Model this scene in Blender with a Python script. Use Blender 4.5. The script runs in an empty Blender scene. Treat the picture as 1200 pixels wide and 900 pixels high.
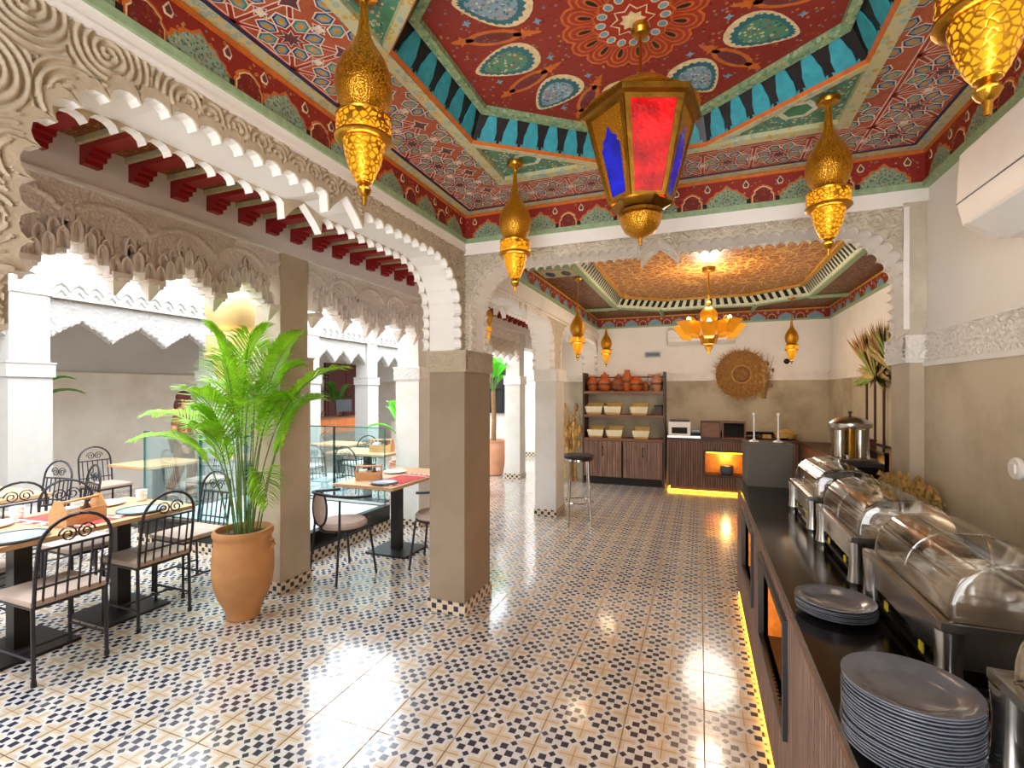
import bpy, bmesh, math, random
import numpy as np
from mathutils import Vector, Matrix
random.seed(7)
PI = math.pi
col = bpy.context.scene.collection
scn = bpy.context.scene

# ---------------------------------------------------------------- camera
TH = math.atan(220 / 571)
cam_d = bpy.data.cameras.new('camera'); cam = bpy.data.objects.new('camera', cam_d); col.objects.link(cam)
cam.location = (0, 0, 1.6); cam.rotation_euler = (PI / 2, 0, TH)
cam_d.sensor_fit = 'HORIZONTAL'; cam_d.sensor_width = 36; cam_d.lens = 571 / 1200 * 36
cam_d.shift_y = 10 / 1200; cam_d.clip_start = .02
scn.camera = cam
# ---------------------------------------------------------------- sky, sun, exposure
w = bpy.data.worlds.new('sky'); scn.world = w; w.use_nodes = True
bg = w.node_tree.nodes['Background']
bg.inputs[0].default_value = (.86, .93, 1.0, 1); bg.inputs[1].default_value = 2.4
sd = bpy.data.lights.new('sun', 'SUN'); so = bpy.data.objects.new('sun', sd); col.objects.link(so)
sd.energy = .7; sd.angle = .02; sd.color = (1, .95, .87)
so.location = (2, 0, 9); so.rotation_euler = Vector((-.52, .22, -1)).to_track_quat('-Z', 'Y').to_euler()
# fill lamp added behind the photographer to brighten the room
ed = bpy.data.lights.new('added_fill', 'AREA'); eo = bpy.data.objects.new('added_fill', ed); col.objects.link(eo)
ed.shape = 'RECTANGLE'; ed.size = 1.3; ed.size_y = 2.1; ed.energy = 17; ed.color = (1, .98, .96)
eo.location = (-.1, -1.45, 1.15); eo.rotation_euler = (PI / 2 + .12, 0, 0)
vs = scn.view_settings
vs.view_transform = 'Standard'; vs.look = 'None'; vs.gamma = 1; vs.use_curve_mapping = False; vs.exposure = 1.85
scn.cycles.max_bounces = 10; scn.cycles.transparent_max_bounces = 16
scn.cycles.sample_clamp_indirect = 6
try:
    scn.cycles.use_denoising = True
except Exception:
    pass

# ---------------------------------------------------------------- helpers
def hx(s):
    s = s.lstrip('#'); out = []
    for i in (0, 2, 4):
        c = int(s[i:i + 2], 16) / 255
        out.append(c / 12.92 if c <= .04045 else ((c + .055) / 1.055) ** 2.4)
    return tuple(out) + (1,)

class E:
    """a node socket with arithmetic"""
    def __init__(s, nt, k): s.nt = nt; s.k = k
    def op(s, o, *b):
        n = s.nt.nodes.new('ShaderNodeMath'); n.operation = o
        s.nt.links.new(s.k, n.inputs[0])
        for i, x in enumerate(b):
            if isinstance(x, E): s.nt.links.new(x.k, n.inputs[i + 1])
            else: n.inputs[i + 1].default_value = x
        return E(s.nt, n.outputs[0])
    def __add__(s, b): return s.op('ADD', b)
    def __sub__(s, b): return s.op('SUBTRACT', b)
    def __mul__(s, b): return s.op('MULTIPLY', b)
    def __truediv__(s, b): return s.op('DIVIDE', b)
    def mx(s, b): return s.op('MAXIMUM', b)
    def mn(s, b): return s.op('MINIMUM', b)
    def lt(s, b): return s.op('LESS_THAN', b)
    def gt(s, b): return s.op('GREATER_THAN', b)
    def ab(s): return s.op('ABSOLUTE')
    def fr(s): return s.op('FRACT')

def new_mat(name):
    m = bpy.data.materials.new(name); m.use_nodes = True
    return m, m.node_tree, m.node_tree.nodes['Principled BSDF']
def coords(nt, which='Object'):
    return nt.nodes.new('ShaderNodeTexCoord').outputs[which]
def noise(nt, vec, scale, detail=4, rough=.55):
    n = nt.nodes.new('ShaderNodeTexNoise'); nt.links.new(vec, n.inputs['Vector'])
    n.inputs['Scale'].default_value = scale; n.inputs['Detail'].default_value = detail; n.inputs['Roughness'].default_value = rough
    return E(nt, n.outputs['Fac'])
def voro(nt, vec, scale, feature='F1', out='Distance'):
    n = nt.nodes.new('ShaderNodeTexVoronoi'); n.feature = feature; nt.links.new(vec, n.inputs['Vector'])
    n.inputs['Scale'].default_value = scale
    return E(nt, n.outputs[out])
def mixc(nt, fac, a, b):
    n = nt.nodes.new('ShaderNodeMix'); n.data_type = 'RGBA'
    nt.links.new(fac.k, n.inputs['Factor'])
    for i, x in ((6, a), (7, b)):
        if isinstance(x, E): nt.links.new(x.k, n.inputs[i])
        else: n.inputs[i].default_value = x
    return E(nt, n.outputs[2])
def ramp(nt, fac, stops, const=False):
    n = nt.nodes.new('ShaderNodeValToRGB'); nt.links.new(fac.k, n.inputs[0])
    if const: n.color_ramp.interpolation = 'CONSTANT'
    el = n.color_ramp.elements
    while len(el) < len(stops): el.new(.5)
    for e, (p, c) in zip(el, stops): e.position = p; e.color = c
    return E(nt, n.outputs[0])
def bump(nt, b, h, strength, dist=.01):
    n = nt.nodes.new('ShaderNodeBump'); nt.links.new(h.k, n.inputs['Height'])
    n.inputs['Strength'].default_value = strength; n.inputs['Distance'].default_value = dist
    nt.links.new(n.outputs[0], b.inputs['Normal'])
def sep(nt, vec):
    n = nt.nodes.new('ShaderNodeSeparateXYZ'); nt.links.new(vec, n.inputs[0])
    return [E(nt, o) for o in n.outputs]

def solid(name, c, rough=.5, metal=0, var=.12, scale=14, bmp=0, bscale=60, emit=0, spec=.5, coat=0):
    m, nt, b = new_mat(name)
    c = hx(c) if isinstance(c, str) else c
    b.inputs['Roughness'].default_value = rough; b.inputs['Metallic'].default_value = metal
    b.inputs['Specular IOR Level'].default_value = spec; b.inputs['Coat Weight'].default_value = coat
    v = coords(nt)
    if var:
        k = noise(nt, v, scale)
        lo = tuple(x * (1 - var) for x in c[:3]) + (1,); hi = tuple(min(1, x * (1 + var)) for x in c[:3]) + (1,)
        nt.links.new(ramp(nt, k, [(.3, lo), (.7, hi)]).k, b.inputs['Base Color'])
    else: b.inputs['Base Color'].default_value = c
    if bmp: bump(nt, b, noise(nt, v, bscale), bmp)
    if emit:
        b.inputs['Emission Color'].default_value = c; b.inputs['Emission Strength'].default_value = emit
    return m

def stain(name, c, c2, scale=1.6, lo=.45, hi=.75, rough=.75, bmp=.15):
    """plaster with irregular stains"""
    m, nt, b = new_mat(name); v = coords(nt)
    k = noise(nt, v, scale, 6, .62)
    nt.links.new(ramp(nt, k, [(lo, hx(c)), (hi, hx(c2))]).k, b.inputs['Base Color'])
    b.inputs['Roughness'].default_value = rough
    bump(nt, b, noise(nt, v, 45), bmp, .004)
    return m

def paint(name, base, spots, scale, thr=(.28, .5), rough=.5):
    """painted field with small scattered floral touches"""
    m, nt, b = new_mat(name); v = coords(nt)
    d = voro(nt, v, scale); n = nt.nodes.new('ShaderNodeTexVoronoi'); n.inputs['Scale'].default_value = scale
    nt.links.new(v, n.inputs['Vector'])
    r, g, bb = [E(nt, o) for o in nt.nodes.new('ShaderNodeSeparateColor').outputs[:3]]
    nt.links.new(n.outputs['Color'], r.k.node.inputs[0])
    cs = [(i / len(spots), hx(s)) for i, s in enumerate(spots)]
    sp = ramp(nt, r, cs, True)
    c = mixc(nt, d.lt(thr[0]), hx(base), sp)
    c = mixc(nt, d.lt(thr[0] * .45), c, hx(base))
    nt.links.new(c.k, b.inputs['Base Color']); b.inputs['Roughness'].default_value = rough
    return m

class MB:
    def __init__(s): s.v = []; s.f = []; s.m = []; s.cur = 0; s.T = None
    def add(s, vs, fs, mi=None):
        o = len(s.v)
        if s.T is not None: vs = [tuple(s.T @ Vector(p)) for p in vs]
        s.v += [tuple(p) for p in vs]; s.f += [[o + i for i in f] for f in fs]; s.m += [s.cur if mi is None else mi] * len(fs)
    def box(s, x0, x1, y0, y1, z0, z1, mi=None):
        s.add([(x0, y0, z0), (x1, y0, z0), (x1, y1, z0), (x0, y1, z0), (x0, y0, z1), (x1, y0, z1), (x1, y1, z1), (x0, y1, z1)],
              [(0, 3, 2, 1), (4, 5, 6, 7), (0, 1, 5, 4), (1, 2, 6, 5), (2, 3, 7, 6), (3, 0, 4, 7)], mi)
    def path(s, pts, r, n=6, mi=None, cap=True, closed=False):
        pts = [Vector(p) for p in pts]; L = len(pts); rs = r if isinstance(r, (list, tuple)) else [r] * L
        vs = []; ref = None
        for i, p in enumerate(pts):
            if closed: t = pts[(i + 1) % L] - pts[i - 1]
            else: t = pts[min(i + 1, L - 1)] - pts[max(i - 1, 0)]
            t.normalize()
            if ref is None:
                ref = Vector((0, 0, 1)) if abs(t.z) < .9 else Vector((1, 0, 0))
            a = t.cross(ref)
            if a.length < 1e-5: a = t.orthogonal()
            a.normalize(); b = t.cross(a); ref = -b if False else b.cross(t) * 0 + ref
            for k in range(n):
                q = 2 * PI * k / n; vs.append(p + (a * math.cos(q) + b * math.sin(q)) * rs[i])
        fs = []
        for i in range(L if closed else L - 1):
            j = (i + 1) % L
            for k in range(n): fs.append((i * n + k, i * n + (k + 1) % n, j * n + (k + 1) % n, j * n + k))
        if cap and not closed: fs += [tuple(range(n))[::-1], tuple(range((L - 1) * n, L * n))]
        s.add(vs, fs, mi)
    def lathe(s, prof, n=20, c=(0, 0, 0), mi=None, cap=True):
        vs = []; fs = []
        for (r, z) in prof:
            for k in range(n):
                q = 2 * PI * k / n; vs.append((c[0] + r * math.cos(q), c[1] + r * math.sin(q), c[2] + z))
        for i in range(len(prof) - 1):
            for k in range(n): fs.append((i * n + k, i * n + (k + 1) % n, (i + 1) * n + (k + 1) % n, (i + 1) * n + k))
        if cap:
            fs.append(tuple(range(n))[::-1]); fs.append(tuple(range((len(prof) - 1) * n, len(prof) * n)))
        s.add(vs, fs, mi)
    def ball(s, c, r, n=10, mi=None, sx=1, sy=1, sz=1):
        k = max(4, n // 2); vs = [(c[0], c[1], c[2] - r * sz)]
        for i in range(1, k):
            a = -PI / 2 + PI * i / k
            for j in range(n):
                q = 2 * PI * j / n; vs.append((c[0] + r * sx * math.cos(a) * math.cos(q), c[1] + r * sy * math.cos(a) * math.sin(q), c[2] + r * sz * math.sin(a)))
        vs.append((c[0], c[1], c[2] + r * sz)); fs = []
        for j in range(n): fs.append((0, 1 + (j + 1) % n, 1 + j))
        for i in range(k - 2):
            for j in range(n):
                a = 1 + i * n; b = a + n; fs.append((a + j, a + (j + 1) % n, b + (j + 1) % n, b + j))
        a = 1 + (k - 2) * n
        for j in range(n): fs.append((a + j, a + (j + 1) % n, len(vs) - 1))
        s.add(vs, fs, mi)
    def prism(s, poly, P, h0, h1, mi=None, mside=None):
        """poly of (a,b); P(a,b,h) gives the point"""
        n = len(poly)
        vs = [P(a, b, h0) for a, b in poly] + [P(a, b, h1) for a, b in poly]
        s.add(vs, [tuple(range(n))[::-1], tuple(range(n, 2 * n))] + [(i, (i + 1) % n, n + (i + 1) % n, n + i) for i in range(n)], mi)
    def build(s, name, mats, parent=None, smooth=False, auto=None):
        me = bpy.data.meshes.new(name); me.from_pydata(s.v, [], s.f)
        for m in (mats if isinstance(mats, (list, tuple)) else [mats]): me.materials.append(m)
        me.polygons.foreach_set('material_index', s.m)
        bm = bmesh.new(); bm.from_mesh(me); bmesh.ops.recalc_face_normals(bm, faces=bm.faces); bm.to_mesh(me); bm.free()
        if smooth:
            me.polygons.foreach_set('use_smooth', [True] * len(me.polygons))
            try: me.set_sharp_from_angle(angle=math.radians(auto or 38))
            except Exception: pass
        o = bpy.data.objects.new(name, me); col.objects.link(o)
        if parent: o.parent = parent
        return o

def tag(o, label=None, cat=None, group=None, kind=None):
    if label: o['label'] = label
    if cat: o['category'] = cat
    if group: o['group'] = group
    if kind: o['kind'] = kind
    return o
def thing(name, label, cat, loc=(0, 0, 0), rz=0, group=None):
    o = bpy.data.objects.new(name, None); col.objects.link(o); o.empty_display_size = .1
    o.location = loc; o.rotation_euler = (0, 0, rz)
    return tag(o, label, cat, group)
def struct(mb, name, mats, parent=None, **k):
    o = mb.build(name, mats, parent, **k)
    if parent is None: o['kind'] = 'structure'
    return o
def copy_tree(o, parent=None):
    c = o.copy(); col.objects.link(c)
    if parent: c.parent = parent
    for ch in list(o.children): copy_tree(ch, c)
    return c
def again(o, loc, rz=0, label=None, group=None, scale=None):
    c = copy_tree(o); c.location = loc; c.rotation_euler = (0, 0, rz)
    if label: c['label'] = label
    if group: c['group'] = group
    if scale: c.scale = (scale,) * 3
    return c
def grid_mesh(name, V, F, mat, parent=None, smooth=True):
    me = bpy.data.meshes.new(name)
    me.vertices.add(len(V)); me.vertices.foreach_set('co', V.astype(np.float32).ravel())
    me.loops.add(F.size); me.loops.foreach_set('vertex_index', F.astype(np.int32).ravel())
    me.polygons.add(len(F)); me.polygons.foreach_set('loop_start', np.arange(0, F.size, 4, dtype=np.int32))
    try: me.polygons.foreach_set('loop_total', np.full(len(F), 4, dtype=np.int32))
    except Exception: pass
    me.update(calc_edges=True); me.validate()
    me.polygons.foreach_set('use_smooth', [smooth] * len(me.polygons))
    me.materials.append(mat)
    o = bpy.data.objects.new(name, me); col.objects.link(o)
    if parent: o.parent = parent
    return o
def point_light(name, loc, energy, color, size=.03, parent=None):
    d = bpy.data.lights.new(name, 'POINT'); d.energy = energy; d.color = color; d.shadow_soft_size = size
    o = bpy.data.objects.new(name, d); col.objects.link(o); o.location = loc
    if parent: o.parent = parent
    return o

# carved stucco: relief height fields ------------------------------------------------
def spiral_height(a, b, pitch, lam, seed=0):
    """arabesque scrolls: every lattice cell winds its own spiral"""
    rng = np.random.RandomState(seed)
    J = rng.rand(64, 64, 2)
    i0 = np.floor(a / pitch).astype(int); j0 = np.floor(b / pitch).astype(int)
    best = np.full(a.shape, 1e9); th = np.zeros(a.shape); hand = np.ones(a.shape)
    for di in (-1, 0, 1):
        for dj in (-1, 0, 1):
            i = i0 + di; j = j0 + dj; jj = J[i % 64, j % 64]
            cx = (i + .5 + .5 * (j % 2) - .25 + .3 * (jj[..., 0] - .5)) * pitch; cy = (j + .5 + .3 * (jj[..., 1] - .5)) * pitch
            r = np.hypot(a - cx, b - cy); k = r < best
            best = np.where(k, r, best); th = np.where(k, np.arctan2(b - cy, a - cx), th); hand = np.where(k, np.where((i + j) % 2, 1, -1), hand)
    wv = np.cos(2 * PI * best / lam + hand * th * 1.0)
    leaf = np.cos(th * 5 + best * 30) * .35
    h = 1 / (1 + np.exp(-(wv + leaf) * 4))
    return h
def relief(name, P, a0, a1, b0, b1, res, hf, mat, keep=None, parent=None, depth=.007):
    na = max(2, int((a1 - a0) / res)); nb = max(2, int((b1 - b0) / res))
    A, B = np.meshgrid(np.linspace(a0, a1, na), np.linspace(b0, b1, nb), indexing='ij')
    h = hf(A, B) * depth
    V = P(A, B, h).reshape(-1, 3)
    idx = np.arange(na * nb).reshape(na, nb)
    F = np.stack([idx[:-1, :-1], idx[1:, :-1], idx[1:, 1:], idx[:-1, 1:]], -1).reshape(-1, 4)
    if keep is not None:
        k = keep(A, B); kk = (k[:-1, :-1] & k[1:, :-1] & k[1:, 1:] & k[:-1, 1:]).reshape(-1); F = F[kk]
        used = np.unique(F); mp = np.full(na * nb, -1); mp[used] = np.arange(len(used)); V = V[used]; F = mp[F]
    return grid_mesh(name, V, F, mat, parent)

# lobed arches ----------------------------------------------------------------------
def arch_path(a0, a1, zs, za, r, chord, ogee=True):
    c = (a0 + a1) / 2; half = []
    n = max(1, int(round((za - r - zs) / chord)))
    for i in range(n): half.append((a0, zs + (za - r - zs) * i / n))
    n = max(2, int(round(r * PI / 2 / chord)))
    for i in range(n): q = PI - PI / 2 * i / n; half.append((a0 + r + r * math.cos(q), za - r + r * math.sin(q)))
    e = c - (.12 if ogee else 0)
    n = max(1, int(round((e - a0 - r) / chord)))
    for i in range(n + 1): half.append((a0 + r + (e - a0 - r) * i / n, za))
    return half, c
def lobes(half, c, za, ogee=True, seg=6, grow=0):
    pts = []
    def lobe(p, q, out):
        d = (q[0] - p[0], q[1] - p[1]); L = math.hypot(*d); t = (d[0] / L, d[1] / L); nn = (-t[1], t[0]); R = L / 2
        for k in range(seg + (0 if out else 0)):
            f = PI * k / seg
            x = max(-R * .998, min(R * .998, -math.cos(f) * (R + grow))); y = math.sin(f) * (R * .85 + grow)
            pts.append(((p[0] + q[0]) / 2 + t[0] * x + nn[0] * y, (p[1] + q[1]) / 2 + t[1] * x + nn[1] * y))
    for p, q in zip(half[:-1], half[1:]): lobe(p, q, True)
    left = list(pts); mid = []
    if ogee:
        for k in range(0, 13):
            u = -1 + k / 6
            y = -.055 + .115 * (1 - abs(u)) ** .8
            mid.append((c + u * (.12 - grow * .2) , za + y + grow))
    right = [(2 * c - p[0], p[1]) for p in left][::-1]
    return left + mid + right
def inside_poly(A, B, poly):
    ins = np.zeros(A.shape, bool); n = len(poly)
    for i in range(n):
        x0, y0 = poly[i]; x1, y1 = poly[(i + 1) % n]
        if y0 == y1: continue
        cnd = ((y0 > B) != (y1 > B)) & (A < (x1 - x0) * (B - y0) / (y1 - y0) + x0)
        ins ^= cnd
    return ins
def arch_wall(name, P, a0, a1, z0, z1, th, s0, s1, zs, za, r, mats, chord=.088, border=.035, kind=True, ogee=True, parent=None, pm=1):
    """wall with a lobed arch; P(a, z, h): h grows out of the near face"""
    half, c = arch_path(s0, s1, zs, za, r, chord, ogee)
    ol = lobes(half, c, za, ogee)
    from mathutils.geometry import tessellate_polygon
    tp = .045; R_ = chord * .5 * .85
    mb = MB()
    def plate(ol_, h0, h1, mi, ms):
        poly = [(a0, zs)] + ol_ + [(a1, zs), (a1, z1), (a0, z1)]
        n = len(poly)
        tri = tessellate_polygon([[Vector((a, z, 0)) for a, z in poly]])
        mb.add([P(a, z, h0) for a, z in poly], [tuple(t) for t in tri], mi)
        mb.add([P(a, z, h1) for a, z in poly], [tuple(t) for t in tri], mi)
        mb.add([P(a, z, h0) for a, z in poly] + [P(a, z, h1) for a, z in poly], [(i, n + i, n + (i + 1) % n, (i + 1) % n) for i in range(n)], ms)
    # smooth soffit core a little behind the lobes of the two lobed face plates
    core = []
    for k, (a, z) in enumerate(half):
        p_ = half[max(0, k - 1)]; q_ = half[min(len(half) - 1, k + 1)]; d_ = math.hypot(q_[0] - p_[0], q_[1] - p_[1])
        nx_, nz_ = -(q_[1] - p_[1]) / d_, (q_[0] - p_[0]) / d_
        core.append((a + nx_ * R_, z + nz_ * R_))
    core = core + ([(c, za + R_ + .03)] if ogee else []) + [(2 * c - a, z) for a, z in core[::-1]]
    plate(ol, 0, -tp, 0, pm); plate(core, -tp, -th + tp, pm, pm); plate(ol, -th + tp, -th, 0, pm)
    wall = mb.build(name, mats, parent)
    if parent is None: wall['kind'] = 'structure'
    ou = lobes(half, c, za, ogee, grow=border); mb = MB()
    m = len(ol)
    vs = [P(a, z, .009) for a, z in ol] + [P(a, z, .009) for a, z in ou] + [P(a, z, 0) for a, z in ol] + [P(a, z, 0) for a, z in ou]
    fs = []
    for i in range(m - 1): fs += [(i, i + 1, m + i + 1, m + i), (2 * m + i, 2 * m + i + 1, i + 1, i), (m + i, m + i + 1, 3 * m + i + 1, 3 * m + i)]
    mb.add(vs, fs, 0); bd = mb.build('arch_border', mats[0], wall)
    big = lobes(half, c, za, ogee, grow=border * .7)
    opening = [(s0 - .02, z0 - 1)] + big + [(s1 + .02, z0 - 1)]
    return wall, opening
# ---------------------------------------------------------------- materials
M = {}
def setm(k, m): M[k] = m
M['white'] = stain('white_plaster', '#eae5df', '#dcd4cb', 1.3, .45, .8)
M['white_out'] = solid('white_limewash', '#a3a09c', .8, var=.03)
M['beige'] = stain('beige_plaster', '#c9b99e', '#9c8867', 1.5, .46, .72)
M['beige_far'] = stain('stained_plaster', '#bdb096', '#8f7f63', 1.9, .42, .72)
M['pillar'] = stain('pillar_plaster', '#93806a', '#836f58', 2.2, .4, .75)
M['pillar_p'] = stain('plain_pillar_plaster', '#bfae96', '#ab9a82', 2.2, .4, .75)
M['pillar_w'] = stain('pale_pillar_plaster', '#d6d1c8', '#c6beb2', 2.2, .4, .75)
M['stucco'] = solid('carved_stucco', '#b3a38a', .85, var=.1, scale=9, bmp=.25, bscale=80)
M['stucco_w'] = solid('carved_white_stucco', '#e6dfd6', .85, var=.06, scale=9, bmp=.3, bscale=90)
M['stucco_p'] = solid('carved_rosy_stucco', '#e6dacf', .85, var=.08, scale=9, bmp=.3, bscale=90)
M['stucco_g'] = solid('carved_grey_stucco', '#c2b6a2', .85, var=.12, scale=12, bmp=.3, bscale=90)
M['grey_wall'] = stain('court_plaster', '#dcd3c8', '#cabca9', 1.2, .45, .75)
M['court_up'] = stain('court_upper_plaster', '#bfbab4', '#b0aaa3', 1.0, .4, .8)

def tile_mat():
    m, nt, b = new_mat('encaustic_tile')
    g = nt.nodes.new('ShaderNodeNewGeometry')
    x, y, z = sep(nt, g.outputs['Position'])
    p = .18
    u = ((x + 1.78) / p + 1000.5).fr() - .5; v = ((y - 2.28) / p + 1000.5).fr() - .5
    # u,v are zero at a lattice node: crosses sit on every node, medallions half way
    cu = ((x + 1.78) / p + 1000.0).fr() - .5; cv = ((y - 2.28) / p + 1000.0).fr() - .5
    au = cu.ab(); av = cv.ab(); bu = u.ab(); bv = v.ab()
    # beige cross with pointed arms
    arm1 = (bu.lt(.108)).mn((bv + bu * .7).lt(.40)); arm2 = (bv.lt(.108)).mn((bu + bv * .7).lt(.40))
    cross = arm1.mx(arm2)
    line = ((bu.lt(.014)).mn(bv.lt(.33))).mx((bv.lt(.014)).mn(bu.lt(.33)))
    sq = (au.mx(av)).lt(.098)
    q = ((au - .205).ab().mx((av - .205).ab())).lt(.093)
    dm = (((au - .375).ab() + av).lt(.10)).mx(((av - .375).ab() + au).lt(.10))
    dart = (((au - .2).ab() * .9 + av).lt(.045)).mx(((av - .2).ab() * .9 + au).lt(.045))
    nz = noise(nt, coords(nt), 9)
    navy = ramp(nt, nz, [(.3, hx('#1d2036')), (.7, hx('#292d48'))])
    white = ramp(nt, nz, [(.3, hx('#d9d4ce')), (.7, hx('#c8c2bb'))])
    beige = ramp(nt, nz, [(.3, hx('#d3bfa5')), (.7, hx('#c6b194'))])
    c = mixc(nt, cross, white, beige)
    c = mixc(nt, line.mn(cross), c, hx('#ab8a68'))
    c = mixc(nt, (sq.mx(q).mx(dm)).mn((cross * -1) + 1), c, navy)
    nt.links.new(c.k, b.inputs['Base Color'])
    b.inputs['Roughness'].default_value = .2
    rr = nz * .08 + .16
    b.inputs['IOR'].default_value = 1.6; b.inputs['Coat Weight'].default_value = .75; b.inputs['Coat Roughness'].default_value = .10
    nt.links.new(rr.k, b.inputs['Roughness'])
    return m
M['tile'] = tile_mat()
M['grout'] = solid('grout', '#8d857c', .9)

M['gold'] = solid('brass', '#c08a2e', .28, 1, .15, 40, .1, 120)
M['gold_dk'] = solid('aged_brass', '#9a6f27', .38, 1, .25, 25, .15, 90)
def pierced(name, c, glow, strength, scale, thr):
    m, nt, b = new_mat(name); v = coords(nt)
    d = voro(nt, v, scale, 'DISTANCE_TO_EDGE')
    hole = d.gt(thr)
    b.inputs['Base Color'].default_value = hx(c); b.inputs['Metallic'].default_value = 1; b.inputs['Roughness'].default_value = .32
    nt.links.new(mixc(nt, hole, hx(c), hx('#5a3208')).k, b.inputs['Base Color'])
    b.inputs['Emission Color'].default_value = hx(glow)
    nt.links.new((hole * strength).k, b.inputs['Emission Strength'])
    bump(nt, b, d, .6, .004)
    return m
M['pierced'] = pierced('pierced_brass', '#b8852c', '#ff9d1e', .10, 130, .16)
M['pierced_lit'] = pierced('pierced_brass_lit', '#c8922c', '#ffa01c', .42, 60, .12)
M['pierced_ch'] = pierced('chandelier_brass', '#b07a26', '#ff9a1c', .32, 60, .10)
M['pale_gold'] = solid('pale_gold', '#d9bd84', .42, .55, .1, 12)
M['nicheb'] = solid('hammered_copper', '#c87a24', .45, .2, .3, 14, .5, 30)
M['drybr2'] = solid('loose_straw', '#a9783c', .85, var=.3, scale=40)
M['bulb'] = solid('lit_bulb', '#ffdf9a', .5, var=0, emit=9)
M['led'] = solid('led_strip', '#ffb02a', .5, var=0, emit=2.6)

for k, c in dict(red='#7c2016', red2='#9b2a18', darkred='#5a120d', orange='#c1621c', cream='#d8c294', sage='#8fa67f', green='#3f7a55', teal='#2f93a0',
                 tealdk='#1f6470', navy='#1c2c52', black='#241c18', white_l='#ddc9b8', ochre='#c08a33', blue='#6f93a6', purple='#5c3138', brick='#a8502f',
                 pale='#c9cdb4').items():
    M[k] = solid('paint_' + k, c, .5, var=.18, scale=30)
M['floral_g'] = paint('paint_floral_green', '#7f9479', ['#3c5a4a', '#8f4a37', '#2f4238', '#a8a27a', '#3a5b64'], 90, (.42, .5))
M['floral_b'] = paint('paint_floral_blue', '#7f98a8', ['#2a5a50', '#b8743a', '#34506e', '#c9c2a8', '#3c7a64'], 70, (.42, .5))
M['floral_dg'] = paint('paint_floral_teal', '#4c8266', ['#c2b98c', '#1f4c3a', '#a0542e', '#d0c9a0', '#2c5f74'], 60, (.4, .5))
M['floral_r'] = paint('paint_floral_red', '#861f14', ['#861f14', '#b0824a', '#861f14', '#6c7a86', '#5a120d', '#a34a22'], 46, (.27, .5))
M['floral_dr'] = paint('paint_floral_oxblood', '#6d160e', ['#a55a24', '#6d160e', '#8a3a1c', '#4a4a52'], 70, (.33, .5))
M['marble'] = paint('paint_cream_scroll', '#b9b58e', ['#c29a45', '#8fa8a0', '#b9b58e', '#c9b56a'], 38, (.5, .5))
M['sagescroll'] = paint('paint_sage_scroll', '#7f9a72', ['#a8a468', '#5c7d5e', '#7f9a72', '#a8b58c'], 55, (.5, .5))
M['goldpanel'] = paint('paint_gold_panel', '#7a3a16', ['#b98a3a', '#8c4a1c', '#c49a4a', '#5a1a10'], 60, (.42, .5))
def far_center():
    m, nt, b = new_mat('paint_gilt_arabesque'); v = coords(nt)
    d = voro(nt, v, 7, 'DISTANCE_TO_EDGE'); d2 = voro(nt, v, 22, 'DISTANCE_TO_EDGE')
    c = mixc(nt, d2.lt(.10), hx('#702c12'), hx('#b87c36')); c = mixc(nt, d.lt(.05), c, hx('#d0a050'))
    nt.links.new(c.k, b.inputs['Base Color']); b.inputs['Roughness'].default_value = .45
    return m
M['gilt'] = far_center()
M['gilt_dk'] = paint('paint_brown_gold', '#5a2a14', ['#9a6a30', '#6a3416', '#a87a3c', '#4a1c10', '#7a4a20'], 34, (.5, .5))
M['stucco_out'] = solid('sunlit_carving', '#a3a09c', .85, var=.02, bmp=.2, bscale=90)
M['beamred'] = solid('red_lacquer', '#8f1218', .45, var=.12)
def wood(name, c1, c2, sx=3, sy=3, sz=30, rough=.5):
    m, nt, b = new_mat(name)
    mp = nt.nodes.new('ShaderNodeMapping'); nt.links.new(coords(nt), mp.inputs[0]); mp.inputs['Scale'].default_value = (sx, sy, sz)
    k = noise(nt, mp.outputs[0], 1.6, 6)
    nt.links.new(ramp(nt, k, [(.3, hx(c1)), (.7, hx(c2))]).k, b.inputs['Base Color']); b.inputs['Roughness'].default_value = rough
    return m
M['slat'] = wood('walnut_slat', '#5c4032', '#95715c', 30, 30, 2)
M['slat_gap'] = solid('walnut_recess', '#35231a', .7)
M['walnut'] = wood('walnut_board', '#6a412c', '#8a5a3c', 3, 20, 20)
M['walnut_dk'] = wood('dark_walnut', '#3c241a', '#523325', 20, 20, 3)
M['lightwood'] = wood('light_wood', '#c98f58', '#dba670', 4, 30, 30)
M['tablewood'] = wood('table_wood', '#b98d62', '#cfa77c', 30, 4, 30)
M['deskwood'] = wood('desk_wood', '#b8602a', '#cf7838', 20, 20, 3)
M['granite'] = solid('black_granite', '#14110f', .16, 0, .4, 60, spec=.4)
M['black'] = solid('black_metal', '#211f20', .4, .3, .1)
M['iron'] = solid('wrought_iron', '#38353a', .45, .6, .1)
M['steel'] = solid('stainless_steel', '#b9b3ab', .24, 1, .06, 30)
M['chrome'] = solid('chrome', '#c9c6c2', .12, 1, 0)
M['terra'] = solid('terracotta', '#b9824f', .75, 0, .14, 6, .25, 40)
M['terra_l'] = solid('pale_terracotta', '#cf9472', .75, 0, .12, 6, .2, 40)
M['soil'] = solid('soil', '#4a3426', .95, 0, .3, 40, .8, 60)
M['leaf'] = solid('palm_leaf', '#9acb2e', .45, 0, .3, 8)
M['leaf2'] = solid('banana_leaf', '#4fae28', .4, 0, .25, 6)
M['leafdk'] = solid('dark_green_leaf', '#4d8a2c', .45, 0, .25, 6)  # darker green for the background plants
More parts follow.
